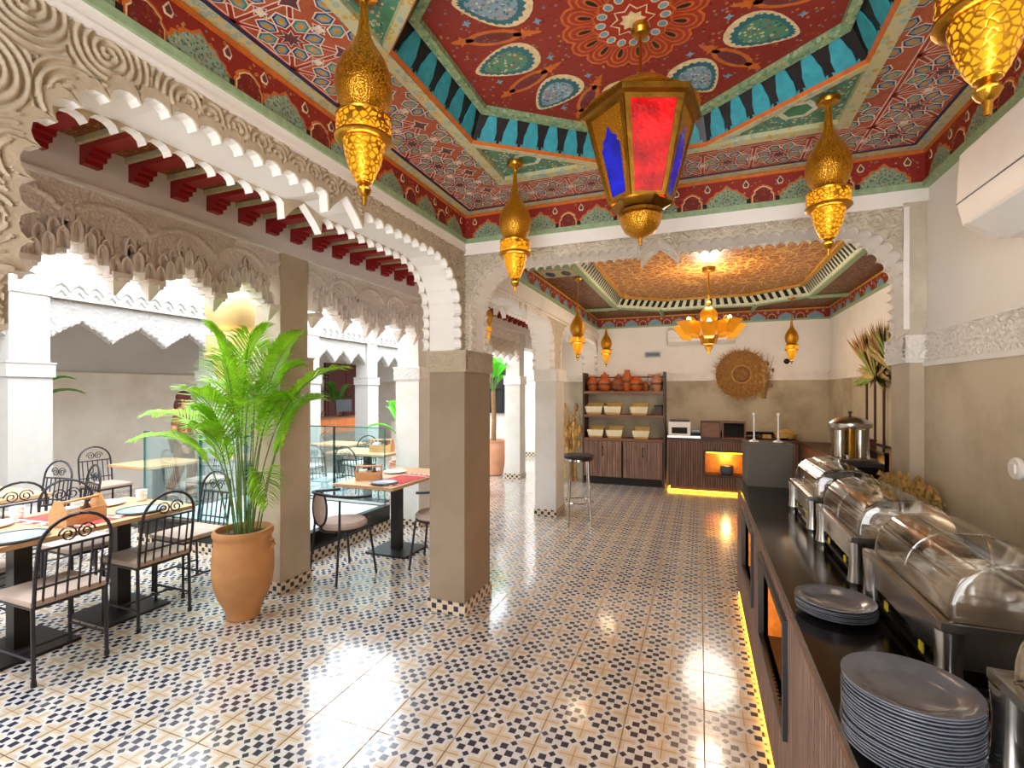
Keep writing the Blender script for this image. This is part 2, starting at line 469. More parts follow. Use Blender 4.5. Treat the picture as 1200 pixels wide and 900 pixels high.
for k in ('leaf', 'leaf2', 'leafdk'):
    nt = M[k].node_tree; b = nt.nodes['Principled BSDF']
    b.inputs['Transmission Weight'].default_value = 0
    tr = nt.nodes.new('ShaderNodeBsdfTranslucent'); mx = nt.nodes.new('ShaderNodeMixShader'); mx.inputs[0].default_value = .5
    src = b.inputs['Base Color'].links[0].from_socket; nt.links.new(src, tr.inputs[0])
    nt.links.new(b.outputs[0], mx.inputs[1]); nt.links.new(tr.outputs[0], mx.inputs[2])
    nt.links.new(mx.outputs[0], nt.nodes['Material Output'].inputs[0])
M['stem'] = solid('palm_stem', '#5d7a36', .6)
M['trunk'] = solid('brown_trunk', '#8d6a45', .85, 0, .3, 30, .5, 60)
M['dry'] = solid('dried_straw', '#c49a55', .8, 0, .25, 20)
M['dry2'] = solid('dried_yellow_flower', '#b3985a', .85, 0, .35, 25)
M['drybr'] = solid('dried_brown_palm', '#8a6238', .85, 0, .3, 20)
M['drygr'] = solid('dried_green_palm', '#7d8a3c', .8, 0, .3, 20)
M['cushion'] = solid('beige_cushion', '#b8a294', .9, 0, .08, 12, .3, 200)
M['cushion_w'] = solid('white_cushion', '#d8d2cd', .9, 0, .05, 12, .2, 200)
M['slate'] = solid('slate_glaze', '#59616b', .3, 0, .15, 30)
M['plate_g'] = solid('grey_glaze', '#65676f', .2, .1, .15, 30)
M['bluegrey'] = solid('bluegrey_glaze', '#94a0ad', .3, 0, .1)
M['china'] = solid('white_china', '#eeeae4', .25, 0, .03)
M['paper'] = solid('white_cloth', '#efe7e2', .9, 0, .04)
M['redcloth'] = solid('red_cloth', '#c0453f', .9, 0, .3, 60)
M['basket'] = solid('yellow_wicker', '#c9a65a', .8, 0, .25, 60, .6, 150)
M['lining'] = solid('cream_lining', '#e3d6b4', .9, 0, .06)
M['weave'] = None
M['pot_o'] = solid('orange_pottery', '#b5561e', .5, 0, .2, 12)
M['pot_b'] = solid('brown_pottery', '#8a4a24', .55, 0, .25, 12)
M['pot_p'] = solid('pink_clay', '#c08058', .65, 0, .15, 12)
M['pot_d'] = solid('dark_pottery', '#5d3a26', .5, 0, .2, 12)
M['plastic'] = solid('white_plastic', '#e9e2dc', .4, 0, .02)
M['dark'] = solid('dark_interior', '#1c1815', .8)
M['yellow'] = solid('yellow_label', '#d8c21a', .6, 0, .05)
M['skin'] = solid('skin', '#c08a6a', .6, 0, .05)
M['hair_r'] = solid('auburn_hair', '#5a1a16', .6)
M['hair_d'] = solid('dark_hair', '#2a1a14', .6)
M['cloth_br'] = solid('brown_dress', '#8a5a3c', .9)
M['cloth_dk'] = solid('dark_shirt', '#3a3034', .9)
M['maroon'] = solid('maroon_wood', '#5a1f1f', .5)
M['mauve'] = solid('mauve_panel', '#8d7268', .6)
M['court_floor'] = solid('white_ledge', '#dfe4e4', .35, 0, .04)

def clear(name, tint, fac, rough=.03, add=0):
    m = bpy.data.materials.new(name); m.use_nodes = True; nt = m.node_tree; nt.nodes.clear()
    o = nt.nodes.new('ShaderNodeOutputMaterial'); t = nt.nodes.new('ShaderNodeBsdfTransparent'); t.inputs[0].default_value = tint
    g = nt.nodes.new('ShaderNodeBsdfGlossy'); g.inputs['Roughness'].default_value = rough; g.inputs[0].default_value = (1, 1, 1, 1)
    f = nt.nodes.new('ShaderNodeFresnel'); f.inputs[0].default_value = 1.5
    mm = nt.nodes.new('ShaderNodeMath'); mm.operation = 'MULTIPLY_ADD'; nt.links.new(f.outputs[0], mm.inputs[0]); mm.inputs[1].default_value = fac; mm.inputs[2].default_value = add
    mx = nt.nodes.new('ShaderNodeMixShader'); nt.links.new(mm.outputs[0], mx.inputs[0]); nt.links.new(t.outputs[0], mx.inputs[1]); nt.links.new(g.outputs[0], mx.inputs[2])
    nt.links.new(mx.outputs[0], o.inputs[0])
    return m
M['clear'] = clear('clear_lid', (.93, .91, .88, 1), .85, .05, .01)
M['glass'] = clear('green_glass', (.82, .94, .95, 1), .5, .02)
M['glassedge'] = clear('green_glass_edge', (.25, .62, .62, 1), 1.0, .05)
def lampglass(name, c, s):
    m = solid(name, c, .15, 0, .3, 18, .2, 40, spec=.6); b = m.node_tree.nodes['Principled BSDF']
    nt = m.node_tree; k = noise(nt, coords(nt), 9, 3)
    nt.links.new((k * k * k * s * 3.2).k, b.inputs['Emission Strength']); b.inputs['Emission Color'].default_value = hx(c)
    return m
M['redglass'] = lampglass('lit_red_glass', '#98060a', .8)
M['blueglass'] = lampglass('lit_blue_glass', '#0c1690', .45)
M['screen'] = solid('monitor_back', '#4a4e56', .4)
def weave():
    m, nt, b = new_mat('grey_weave'); x, y, z = sep(nt, coords(nt))
    k = ((x * 520).op('SINE') * (z * 420).op('SINE') + (y * 520).op('SINE') * (z * 420).op('SINE')) * .5 + .5
    nt.links.new(ramp(nt, k, [(.2, hx('#4c463e')), (.8, hx('#777065'))]).k, b.inputs['Base Color']); b.inputs['Roughness'].default_value = .85
    bump(nt, b, k, .5, .003); return m
M['weave'] = weave()
# ---------------------------------------------------------------- floor
XL, XR, YN, YF = -1.57, 1.10, .60, 3.13
XLF, XRF, YB = -1.75, 1.90, 8.90
fl = MB(); fl.box(-9.2, 2.0, -1.6, 11.8, -.12, -.006)
floor = struct(fl, 'floor', M['grout'])
T = .36
cells = []
def onfloor(x, y):
    if x > .30 and y < 4.25: return False
    if -5.5 < x < -3.45 and 3.6 < y < 4.75: return False
    if y > YB and x > -2.7: return False
    return -9 < x < 1.9 and -.8 < y < 11.5
for i in range(-21, 10):
    for j in range(-9, 27):
        x = -1.78 + T * (i + .5); y = 2.28 + T * (j + .5)
        if onfloor(x, y):
            d = -x * math.sin(TH) + y * math.cos(TH); xc = x * math.cos(TH) + y * math.sin(TH)
            cells.append((d, abs(xc) < d * 1.12 + .3 and d > .9, x, y))
near = sorted([c for c in cells if c[1]])[:295]; ns = set((c[2], c[3]) for c in near)
tm = MB(); g = .0022; hw = T / 2 - g
tm.add([(-hw, -hw, -.006), (hw, -hw, -.006), (hw, hw, -.006), (-hw, hw, -.006), (-hw, -hw, -.001), (hw, -hw, -.001), (hw, hw, -.001), (-hw, hw, -.001),
        (-hw + .001, -hw + .001, 0), (hw - .001, -hw + .001, 0), (hw - .001, hw - .001, 0), (-hw + .001, hw - .001, 0)],
       [(8, 9, 10, 11)] + [(a, (a + 1) % 4, 4 + (a + 1) % 4, 4 + a) for a in range(4)] + [(4 + a, 4 + (a + 1) % 4, 8 + (a + 1) % 4, 8 + a) for a in range(4)])
proto = None; R = random.Random(3)
for d, k, x, y in near:
    o = tm.build('tile', M['tile'], floor) if proto is None else proto.copy()
    if proto is None: proto = o
    else: col.objects.link(o)
    o.location = (x, y, 0); o.rotation_euler = (R.gauss(0, .0012), R.gauss(0, .0012), 0)
rest = MB()
for d, k, x, y in cells:
    if (x, y) not in ns: rest.add([(x - hw, y - hw, 0), (x + hw, y - hw, 0), (x + hw, y + hw, 0), (x - hw, y + hw, 0)], [(0, 1, 2, 3)])
ro = rest.build('far_tiles', M['tile'], floor); ro['kind'] = 'stuff'

# ---------------------------------------------------------------- walls
def wall_box(name, x0, x1, y0, y1, z0, z1, m):
    mb = MB(); mb.box(x0, x1, y0, y1, z0, z1); return struct(mb, name, m)
def Px(x, s):                       # plane x = const, relief grows along s*X
    def f(a, z, h):
        if isinstance(a, np.ndarray): return np.stack([np.full_like(a, x) + s * h, a, z], -1)
        return (x + s * h, a, z)
    return f
def Py(y, s):
    def f(a, z, h):
        if isinstance(a, np.ndarray): return np.stack([a, np.full_like(a, y) + s * h, z], -1)
        return (a, y + s * h, z)
    return f
def Pz(z, s=-1):
    def f(a, b, h):
        if isinstance(a, np.ndarray): return np.stack([a, b, np.full_like(a, z) + s * h], -1)
        return (a, b, z + s * h)
    return f

# right wall of the buffet room
wr = wall_box('wall_right', XR, XR + .2, -1.6, YF + .1, 0, 3.05, M['white'])
mb = MB(); mb.box(XR - .012, XR, -1.6, YF, 0, 1.76); mb.build('beige_dado', M['beige'], wr)
mb = MB(); mb.box(XR - .022, XR, -1.6, YF, 1.735, 1.76); mb.box(XR - .022, XR, -1.6, YF, 1.905, 1.93); mb.build('band_moulding', M['white'], wr)
relief('carved_band', Px(XR - .006, -1), .3, YF, 1.76, 1.905, .007, lambda a, b: spiral_height(a, b, .07, .021, 4), M['stucco_w'], None, wr, .016)
# pilaster at the end of the buffet room wall
pl = MB(); pl.box(1.025, 1.098, YF, YF + .258, 0, 1.8)
pil = thing('pilaster', 'plain plastered pilaster with carved white capital band beside the long right wall', 'pilaster', (1.02, YF + .2, 0))
pl.T = Matrix.Translation((-1.02, -YF - .2, 0)); pl.v = [tuple(pl.T @ Vector(p)) for p in pl.v]; pl.T = None
pl.build('shaft', M['pillar_p'], pil)
mb = MB(); mb.box(1.0 - 1.02, 1.097 - 1.02, -.225, .058, 1.755, 1.899); mb.build('capital', M['stucco_w'], pil)
relief('carved_face', lambda a, z, h: np.stack([a, -.226 - h, z], -1), -.02, .075, 1.77, 1.89, .006, lambda a, b: spiral_height(a, b, .07, .02, 5), M['stucco_w'], None, pil, .014)
relief('carved_face', lambda a, z, h: np.stack([-.021 - h, a, z], -1), -.225, .055, 1.77, 1.89, .007, lambda a, b: spiral_height(a, b, .07, .02, 6), M['stucco_w'], None, pil, .014)
# far room walls
wj = wall_box('wall_return', 1.10, XRF + .2, YF + .1, YF + .26, 0, 3.1, M['white'])
wrf = wall_box('wall_far_right', XRF, XRF + .2, YF + .26, YB + .2, 0, 3.1, M['white'])
mb = MB(); mb.box(XRF - .012, XRF, YF + .26, YB, 0, 1.80); mb.build('beige_dado', M['beige_far'], wrf)
mb = MB(); mb.box(XRF - .02, XRF, YF + .26, YB, 1.80, 1.94); mb.build('carved_band', M['stucco_w'], wrf)
wb = wall_box('wall_back', -2.7, XRF, YB, YB + .2, 0, 3.1, M['white'])
mb = MB(); mb.box(-2.7, XRF, YB - .012, YB, 0, 1.80); mb.build('beige_dado', M['beige_far'], wb)
mb = MB(); mb.box(-2.7, XRF, YB - .03, YB, 1.80, 1.82); mb.box(-2.7, XRF, YB - .03, YB, 1.925, 1.945); mb.build('band_moulding', M['white'], wb)
relief('carved_band', Py(YB - .008, -1), -2.7, XRF, 1.82, 1.925, .016, lambda a, b: spiral_height(a, b, .085, .03, 7), M['stucco_w'], None, wb, .008)

# arcade between buffet room and gallery ------------------------------------------------
wl, opn = arch_wall('wall_left', Px(XL, 1), .2, YF + .02, 1.9, 3.05, .30, .715, 3.04, 1.9, 2.475, .34, [M['stucco'], M['white']])
half, c0 = arch_path(.715, 3.04, 1.9, 2.475, .34, .088)
def keep_for(opening, zlo, zhi):
    def k(A, B): return (~inside_poly(A, B, opening)) & (B > zlo) & (B < zhi)
    return k
def mixh(p, l, sd):
    return lambda a, b: spiral_height(a, b, p, l, sd)
relief('carved_spandrel', Px(XL + .001, 1), .22, 1.15, 1.9, 2.61, .0044, mixh(.19, .0215, 1), M['stucco'], keep_for(opn, 1.9, 2.60), wl, .015)
relief('carved_spandrel', Px(XL + .001, 1), 1.15, YF, 1.9, 2.61, .0055, mixh(.10, .022, 2), M['stucco'], keep_for(opn, 1.9, 2.60), wl, .016)
mb = MB(); mb.box(XL, XL + .024, .2, YF, 2.598, 2.614); mb.box(XL, XL + .018, .2, YF, 2.614, 2.66); mb.build('plain_band', M['white'], wl)

# beam arch between buffet room and far room
Pb = Py(YF, -1)
wf, opf = arch_wall('wall_arch', Pb, XL - .3, XR - .001, 1.9, 3.05, .258, -1.49, 1.0, 1.9, 2.49, .32, [M['stucco_g'], M['white']], .060, .022)
relief('carved_spandrel', Py(YF - .001, -1), XL, .99, 1.9, 2.585, .0048, mixh(.075, .0225, 3), M['stucco_g'], keep_for(opf, 1.9, 2.575), wf, .022)
mb = MB(); mb.box(XL, .99, YF - .026, YF, 2.572, 2.59); mb.box(XL, XR, YF - .02, YF, 2.59, 2.66); mb.box(.995, 1.02, YF - .016, YF, 1.93, 2.57); mb.build('plain_band', M['white'], wf)

# far room arcade
wl2, op2 = arch_wall('wall_far_left', Px(XLF, 1), YF + .26, 6.03, 1.9, 3.15, .28, 3.72, 5.97, 1.9, 2.47, .34, [M['white'], M['white']], .1)
wl3, op3 = arch_wall('wall_far_left.001', Px(XLF, 1), 6.03, YB, 1.9, 3.15, .28, 6.42, YB - .06, 1.9, 2.47, .34, [M['white'], M['white']], .1)
for wx, op, y0, y1, sd in ((wl2, op2, YF + .26, 6.03, 8), (wl3, op3, 6.03, YB, 9)):
    relief('carved_spandrel', Px(XLF + .001, 1), y0, y1, 1.9, 2.56, .014, mixh(.14, .04, sd), M['stucco_g'], keep_for(op, 1.9, 2.55), wx, .008)
    mb = MB(); mb.box(XLF, XLF + .03, y0, y1, 2.57, 2.68); mb.build('plain_band', M['white'], wx)

# ---------------------------------------------------------------- pillars
def pillar(label, x0, x1, y0, y1, zt, shaft, cap, upper=None, zc=1.75, group=None, base=True, fine=True, sd=0):
    cx, cy = (x0 + x1) / 2, (y0 + y1) / 2; hx_, hy_ = (x1 - x0) / 2, (y1 - y0) / 2
    t = thing('pillar', label, 'pillar', (cx, cy, 0), 0, group)
    mb = MB(); mb.box(-hx_, hx_, -hy_, hy_, .0, zc); mb.build('shaft', shaft, t)
    e = .018; mb = MB(); mb.box(-hx_ - e, hx_ + e, -hy_ - e, hy_ + e, zc, zc + .15); mb.box(-hx_ - e - .008, hx_ + e + .008, -hy_ - e - .008, hy_ + e + .008, zc + .14, zc + .155)
    mb.build('capital', cap, t)
    if fine:
        hf = lambda a, b: spiral_height(a + 5, b, .06, .018, 11 + sd)
        relief('carved_face', lambda a, z, h: np.stack([a, -hy_ - e - .001 - h, z], -1), -hx_ - e + .012, hx_ + e - .012, zc + .012, zc + .13, .006, hf, cap, None, t, .012)
        relief('carved_face', lambda a, z, h: np.stack([hx_ + e + .001 + h, a, z], -1), -hy_ - e + .012, hy_ + e - .012, zc + .012, zc + .13, .006, hf, cap, None, t, .012)
    if upper is not None:
        mb = MB(); i_ = .015; mb.box(-hx_ + i_, hx_ - i_, -hy_ + i_, hy_ - i_, zc + .155, zt); mb.build('upper_shaft', upper, t)
    if base:                                   # skirting tiles of the floor pattern
        n = .18
        for (ax, s) in (('x', 1), ('x', -1), ('y', 1), ('y', -1)):
            L = (2 * hy_ if ax == 'x' else 2 * hx_) + .024; m_ = max(1, round(L / n))
            for k in range(m_):
                a0 = -L / 2 + L * k / m_ + .001; a1 = -L / 2 + L * (k + 1) / m_ - .001; mb = MB()
                if ax == 'x': mb.box(s * hx_, s * (hx_ + .012), a0, a1, 0, .09)
                else: mb.box(a0, a1, s * hy_, s * (hy_ + .012), 0, .09)
                mb.build('skirting_tile', M['skirt'], t)
    return t
def skirt_mat():
    m, nt, b = new_mat('skirting_tile'); x, y, z = sep(nt, coords(nt))
    k = 1 / .045
    a = (x + y) * k; c = z * k
    au = ((a + 100).fr() - .5).ab(); av = ((c + 100.5).fr() - .5).ab()
    chk = (((a + 100).op('FLOOR') + (c + 100.5).op('FLOOR')) * .5).fr().gt(.25)
    sq = au.mx(av).lt(.42)
    cc = mixc(nt, sq.mn(chk), hx('#cdb99c'), hx('#1b1d30'))
    nt.links.new(cc.k, b.inputs['Base Color']); b.inputs['Roughness'].default_value = .3
    return m
M['skirt'] = skirt_mat()
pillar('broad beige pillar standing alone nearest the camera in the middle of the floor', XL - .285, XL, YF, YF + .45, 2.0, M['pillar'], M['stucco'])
pillar('beige pillar with carved capital behind the round bar stool', XLF - .25, XLF + .03, 6.03, 6.42, 2.0, M['pillar_w'], M['stucco_w'], sd=1)
pillar('plastered pillar directly behind the big potted palm', -3.40, -3.10, 2.94, 3.26, 2.72, M['pillar_p'], M['pillar_p'], M['pillar_p'], zc=1.74, fine=False)
pillar('sunlit white pillar just left of the broad beige pillar, behind the red-clothed table', -3.42, -3.10, 4.98, 5.28, 2.72, M['pillar_w'], M['stucco_w'], M['pillar_w'], sd=2)
pillar('gallery pillar partly hidden by the broad beige pillar', -3.40, -3.10, 6.75, 7.05, 2.72, M['pillar_w'], M['stucco_w'], M['pillar_w'], fine=False)
pillar('white gallery pillar standing just right of the potted banana plant', -3.40, -3.10, 8.45, 8.75, 2.72, M['pillar_w'], M['stucco_w'], M['pillar_w'], fine=False)
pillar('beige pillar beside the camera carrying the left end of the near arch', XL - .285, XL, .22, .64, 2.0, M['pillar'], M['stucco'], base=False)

# ---------------------------------------------------------------- gallery ceiling with red beams
XA = -3.10
gc = MB(); gc.box(XA - .35, XL - .0, -.2, 11.5, 3.05, 3.2); gceil = struct(gc, 'ceiling_gallery', M['red2'])
bm_ = MB(); bm_.box(XA, XL - .3, -.042, .042, 2.895, 3.05)
bm_.box(XA, XA + .12, -.042, .042, 2.872, 2.895); bm_.box(XA, XA + .085, -.042, .042, 2.848, 2.872); bm_.box(XA, XA + .05, -.042, .042, 2.822, 2.848)
pn = MB(); pn.box(XA, XL - .3, .0625, .1775, 2.955, 3.05)
st = MB(); st.box(XA, XL - .3, .0425, .062, 2.925, 3.05); st.box(XA, XL - .3, .178, .1975, 2.925, 3.05)
P0 = None
for k in range(36):
    y = 1.404 - .24 * 4 + .24 * k
    if P0 is None: P0 = [bm_.build('beam', M['beamred'], gceil), pn.build('painted_panel', M['goldpanel'], gceil), st.build('panel_border', M['marble'], gceil)]; cur = P0
    else:
        cur = []
        for o in P0: c_ = o.copy(); col.objects.link(c_); cur.append(c_)
    for o in cur: o.location = (0, y, 0)

# courtyard side of the gallery: plain wall over a carved, dripping lintel
wc = MB(); wc.box(XA - .30, XA, -.3, 11.5, 2.72, 3.35); wcourt = struct(wc, 'wall_gallery', M['white'])
def muq_cell():
    mb = MB(); w_, h_, d_ = .029, .118, .055
    arch = [(-w_ * .62, 0), (-w_ * .62, h_ * .62), (-w_ * .35, h_ * .8), (0, h_ * .9), (w_ * .35, h_ * .8), (w_ * .62, h_ * .62), (w_ * .62, 0)]
    out = [(-w_, 0), (-w_, h_ * .6), (-w_ * .7, h_ * .84), (0, h_), (w_ * .7, h_ * .84), (w_, h_ * .6), (w_, 0)]
    P = lambda a, z, h: (h, a, z)
    n = 7
    mb.add([P(a, z, d_) for a, z in out] + [P(a, z, d_) for a, z in arch] + [P(a * .8, z * .96, d_ - .028) for a, z in arch] + [P(a, z, 0) for a, z in out],
           [(i, i + 1, n + i + 1, n + i) for i in range(n - 1)] + [(n + i, n + i + 1, 2 * n + i + 1, 2 * n + i) for i in range(n - 1)] + [tuple(range(2 * n, 3 * n))]
           + [(3 * n + i, 3 * n + i + 1, i + 1, i) for i in range(n - 1)] + [(0, n, 2 * n, 3 * n - 1, 2 * n - 1, n - 1, 4 * n - 1, 3 * n)])
    return mb
def muq_pend():
    mb = MB()
    mb.box(0, .10, -.05, .05, .055, .085)
    mb.add([(0, -.043, .055), (.085, -.043, .055), (.085, .043, .055), (0, .043, .055), (.012, -.007, -.035), (.03, -.007, -.035), (.03, .007, -.035), (.012, .007, -.035)],
           [(0, 1, 5, 4), (1, 2, 6, 5), (2, 3, 7, 6), (3, 0, 4, 7), (4, 5, 6, 7), (0, 3, 2, 1)])
    return mb
cell0 = None; pend0 = None
def lintel(y0, y1, bounds, mat):
    """bounds: list of lobe edges; pendants hang at them"""
    global cell0, pend0
    mb = MB(); mb.box(XA - .28, XA - .02, y0, y1, 2.545, 2.725); L = mb.build('lintel', mat, wcourt)
    mb = MB(); mb.box(XA - .02, XA + .02, y0, y1, 2.705, 2.725); mb.build('lintel_moulding', M['white'], wcourt)
    relief('carved_panel', Px(XA - .015, 1), y0, y1, 2.42, 2.705, .008, lambda a, b: .55 * spiral_height(a, b, .05, .017, 21) + .45 * (np.abs(np.hypot((a - y0 + .21) % .42 - .21, b - 2.38) - .26) < .014), mat, lambda A, B: B > 2.5, wcourt, .022)
    mb = MB()
    for a, b in zip(bounds[:-1], bounds[1:]):
        n = max(2, round((b - a) / .06)); wdt = (b - a) / n; mid = (a + b) / 2
        top = 2.40 if b - a > .3 else 2.31
        for k in range(n):
            y = a + wdt * (k + .5); t_ = abs(y - mid) / ((b - a) / 2)
            zb = 2.235 + (top - 2.235) * (1 - round(t_ * 3) / 3 * .85)
            mb.box(XA - .11, XA - .03, y - wdt / 2, y + wdt / 2, zb + .01, 2.57)
            for tier in range(3):
                z = zb + tier * .085; x = XA - .03 - .0 + (.0, -.02, -.04)[tier]
                if z > 2.53: continue
                if cell0 is None: o = muq_cell().build('stalactite_cell', mat, wcourt); cell0 = o
                else: o = cell0.copy(); col.objects.link(o)
                o.location = (x, y + (wdt / 2 if tier == 1 else 0) * (1 if y < mid else -1), z); o.scale = (1, wdt / .06, 1)
                if tier == 0:
                    if k % 2 == 0: mb.box(XA - .02, XA + .03, y - .012, y + .012, z - .03, z)
    mb.build('stalactite_backing', mat, wcourt)
    for b in bounds:
        if pend0 is None: o = muq_pend().build('stalactite_pendant', mat, wcourt); pend0 = o
        else: o = pend0.copy(); col.objects.link(o)
        o.location = (XA - .06, b, 2.195)
lintel(.5, 2.94, [.58, .76, 1.18, 1.37, 1.79, 1.98, 2.40, 2.86], M['stucco_p'])
lintel(3.26, 4.98, [3.32, 3.70, 4.05, 4.22, 4.60, 4.92], M['stucco_p'])
lintel(5.28, 6.75, [5.36, 5.66, 5.96, 6.26, 6.68], M['stucco_w'])
lintel(7.05, 8.45, [7.12, 7.42, 7.72, 8.02, 8.38], M['stucco_w'])
mb = MB(); mb.box(XA - .28, XA, 8.75, 11.5, 2.45, 2.72); mb.build('lintel', M['stucco_w'], wcourt)

# far side of the courtyard ---------------------------------------------------------------
XC = -6.40
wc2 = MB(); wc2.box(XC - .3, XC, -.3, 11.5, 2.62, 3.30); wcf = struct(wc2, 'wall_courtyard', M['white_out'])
PY = [.9, 2.89, 5.07, 6.80, 8.50, 10.2]
LAB = ['', 'bright white pillar at the far left edge of the photo across the courtyard', 'white courtyard pillar seen behind the large hanging courtyard lantern', 'slim white courtyard pillar left of the reception desk', 'white courtyard pillar right of the reception desk', '']
for k, y in enumerate(PY):
    if LAB[k]: pillar(LAB[k], XC - .32, XC, y - .18, y + .18, 2.7, M['white_out'], M['white_out'], M['white_out'], zc=1.76, fine=False, base=False)
for k in range(5):
    a, b = (PY[k] + .17, PY[k + 1] - .17) if k else (-.3, PY[1] - .17)
    n = 3; pts = []; per = (b - a) / n; prof = [(0, 0), (.04, .05), (.075, .055), (.12, .12), (.165, .125), (.21, .185), (.255, .19), (.30, .245), (.35, .25), (.40, .30), (.45, .31), (.5, .37)]
    for i in range(n):
        L = [(a + per * (i + u * 1.0), 2.17 + z * .62) for u, z in prof]; Rr = [(a + per * (i + 1 - u), z) for (u, z_), (_, z) in zip(prof, L)][::-1]
        pts += L + Rr[1:-1 if i < n - 1 else None]
    poly = pts + [(b, 2.62), (a, 2.62)]
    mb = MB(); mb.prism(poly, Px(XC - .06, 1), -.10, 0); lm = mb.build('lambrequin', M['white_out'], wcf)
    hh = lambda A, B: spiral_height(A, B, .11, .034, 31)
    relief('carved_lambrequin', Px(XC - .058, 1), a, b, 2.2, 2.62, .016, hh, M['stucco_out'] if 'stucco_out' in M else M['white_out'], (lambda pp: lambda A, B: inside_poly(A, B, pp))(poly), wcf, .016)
    mb = MB()
    for i in range(int((b - a) / .16)):
        y = a + .08 + .16 * i
        mb.path([(XC + .012, y - .08, 2.70), (XC + .012, y - .05, 2.75), (XC + .012, y, 2.78), (XC + .012, y + .05, 2.75), (XC + .012, y + .08, 2.70)], .010, 5)
        mb.path([(XC + .012, y - .06, 2.64), (XC + .012, y, 2.71), (XC + .012, y + .06, 2.64)], .008, 5)
    mb.box(XC, XC + .02, a, b, 2.61, 2.635); mb.build('scallop_moulding', M['white_out'], wcf)
wo = wall_box('wall_court_left', -9.2, -8.8, -1, 11.7, 0, 3.4, M['court_up'])
mb = MB(); mb.box(-8.8, -8.788, -1, 11.5, 0, 1.74); mb.build('beige_dado', M['grey_wall'], wo)
mb = MB(); mb.box(-8.8, -8.775, -1, 11.5, 1.74, 1.90); mb.box(-8.8, -8.76, -1, 11.5, 1.89, 1.91); mb.build('carved_band', M['grey_wall'], wo)
mb = MB(); mb.box(-9, XC, -.3, 11.5, 3.3, 3.42); struct(mb, 'ceiling_court', M['white'])
we = wall_box('wall_end', -9.0, -2.7, 11.5, 11.7, 0, 3.3, M['grey_wall'])
mb = MB(); mb.box(-9.0, -2.7, 11.47, 11.5, 1.9, 3.3); mb.build('upper_plaster', M['white'], we)
wall_box('wall_corridor', -2.7, -2.5, YB + .2, 11.5, 0, 3.1, M['white'])
mb = MB(); mb.box(-5.4, -4.3, 11.44, 11.47, 1.1, 2.35); wn = struct(mb, 'window_1', M['dark'])
mb = MB()
for k in range(7): mb.box(-5.4 + .183 * k - .008, -5.4 + .183 * k + .008, 11.40, 11.42, 1.1, 2.35)
for z in (1.1, 1.72, 2.34): mb.box(-5.4, -4.3, 11.40, 11.43, z - .02, z + .02)
mb.build('window_grille', M['black'], wn)
mb = MB(); mb.box(-2.72 - 1.6, -2.72, 11.488, 11.5, 0, .12); struct(mb, 'baseboard_end', M['skirt'])
# maroon double door behind the reception
mb = MB(); mb.box(-8.79, -8.73, 9.7, 11.1, 0, 2.35); d1 = struct(mb, 'door_1', M['maroon'])
mb = MB(); mb.box(-8.73, -8.715, 9.78, 10.36, .1, 2.25); mb.build('door_panel', M['maroon'], d1)
mb = MB(); mb.box(-8.73, -8.715, 10.44, 11.02, .1, 2.25); mb.build('door_panel', M['maroon'], d1)
# roof slabs
mb = MB(); mb.box(XL - .02, XR + .2, -1.6, YF + .26, 3.12, 3.3); ceil = struct(mb, 'ceiling', M['darkred'])
mb = MB(); mb.box(XLF - .02, XRF + .2, YF + .26, YB + .2, 3.16, 3.3); ceil2 = struct(mb, 'ceiling_far', M['darkred'])

mb = MB(); mb.box(XC - .1, XA - .25, 3.66 - .03, 3.66 + .03, 3.36, 3.44); struct(mb, 'trim_1', M['white_out'])

# unseen wall with an opening, added behind the photographer to hold back sky light
mb = MB(); mb.box(XA - .3, -.75, -1.75, -1.6, 0, 3.12); mb.box(.55, XR + .2, -1.75, -1.6, 0, 3.12); mb.box(-.75, .55, -1.75, -1.6, 2.2, 3.12); struct(mb, 'wall_sky_block', M['white'])
mb = MB(); mb.box(XL - .28, XL, -1.6, .22, 0, 3.12); struct(mb, 'wall_left_near', M['white'])
mb = MB(); mb.box(XA - .35, XL, -1.6, -.2, 3.05, 3.2); struct(mb, 'ceiling_gallery_near', M['white'])
wall_box('wall_court_near', -9.2, XA - .3, -1.35, -1.2, 0, 3.42, M['white'])  # unseen wall, added to keep low sky light out of the court
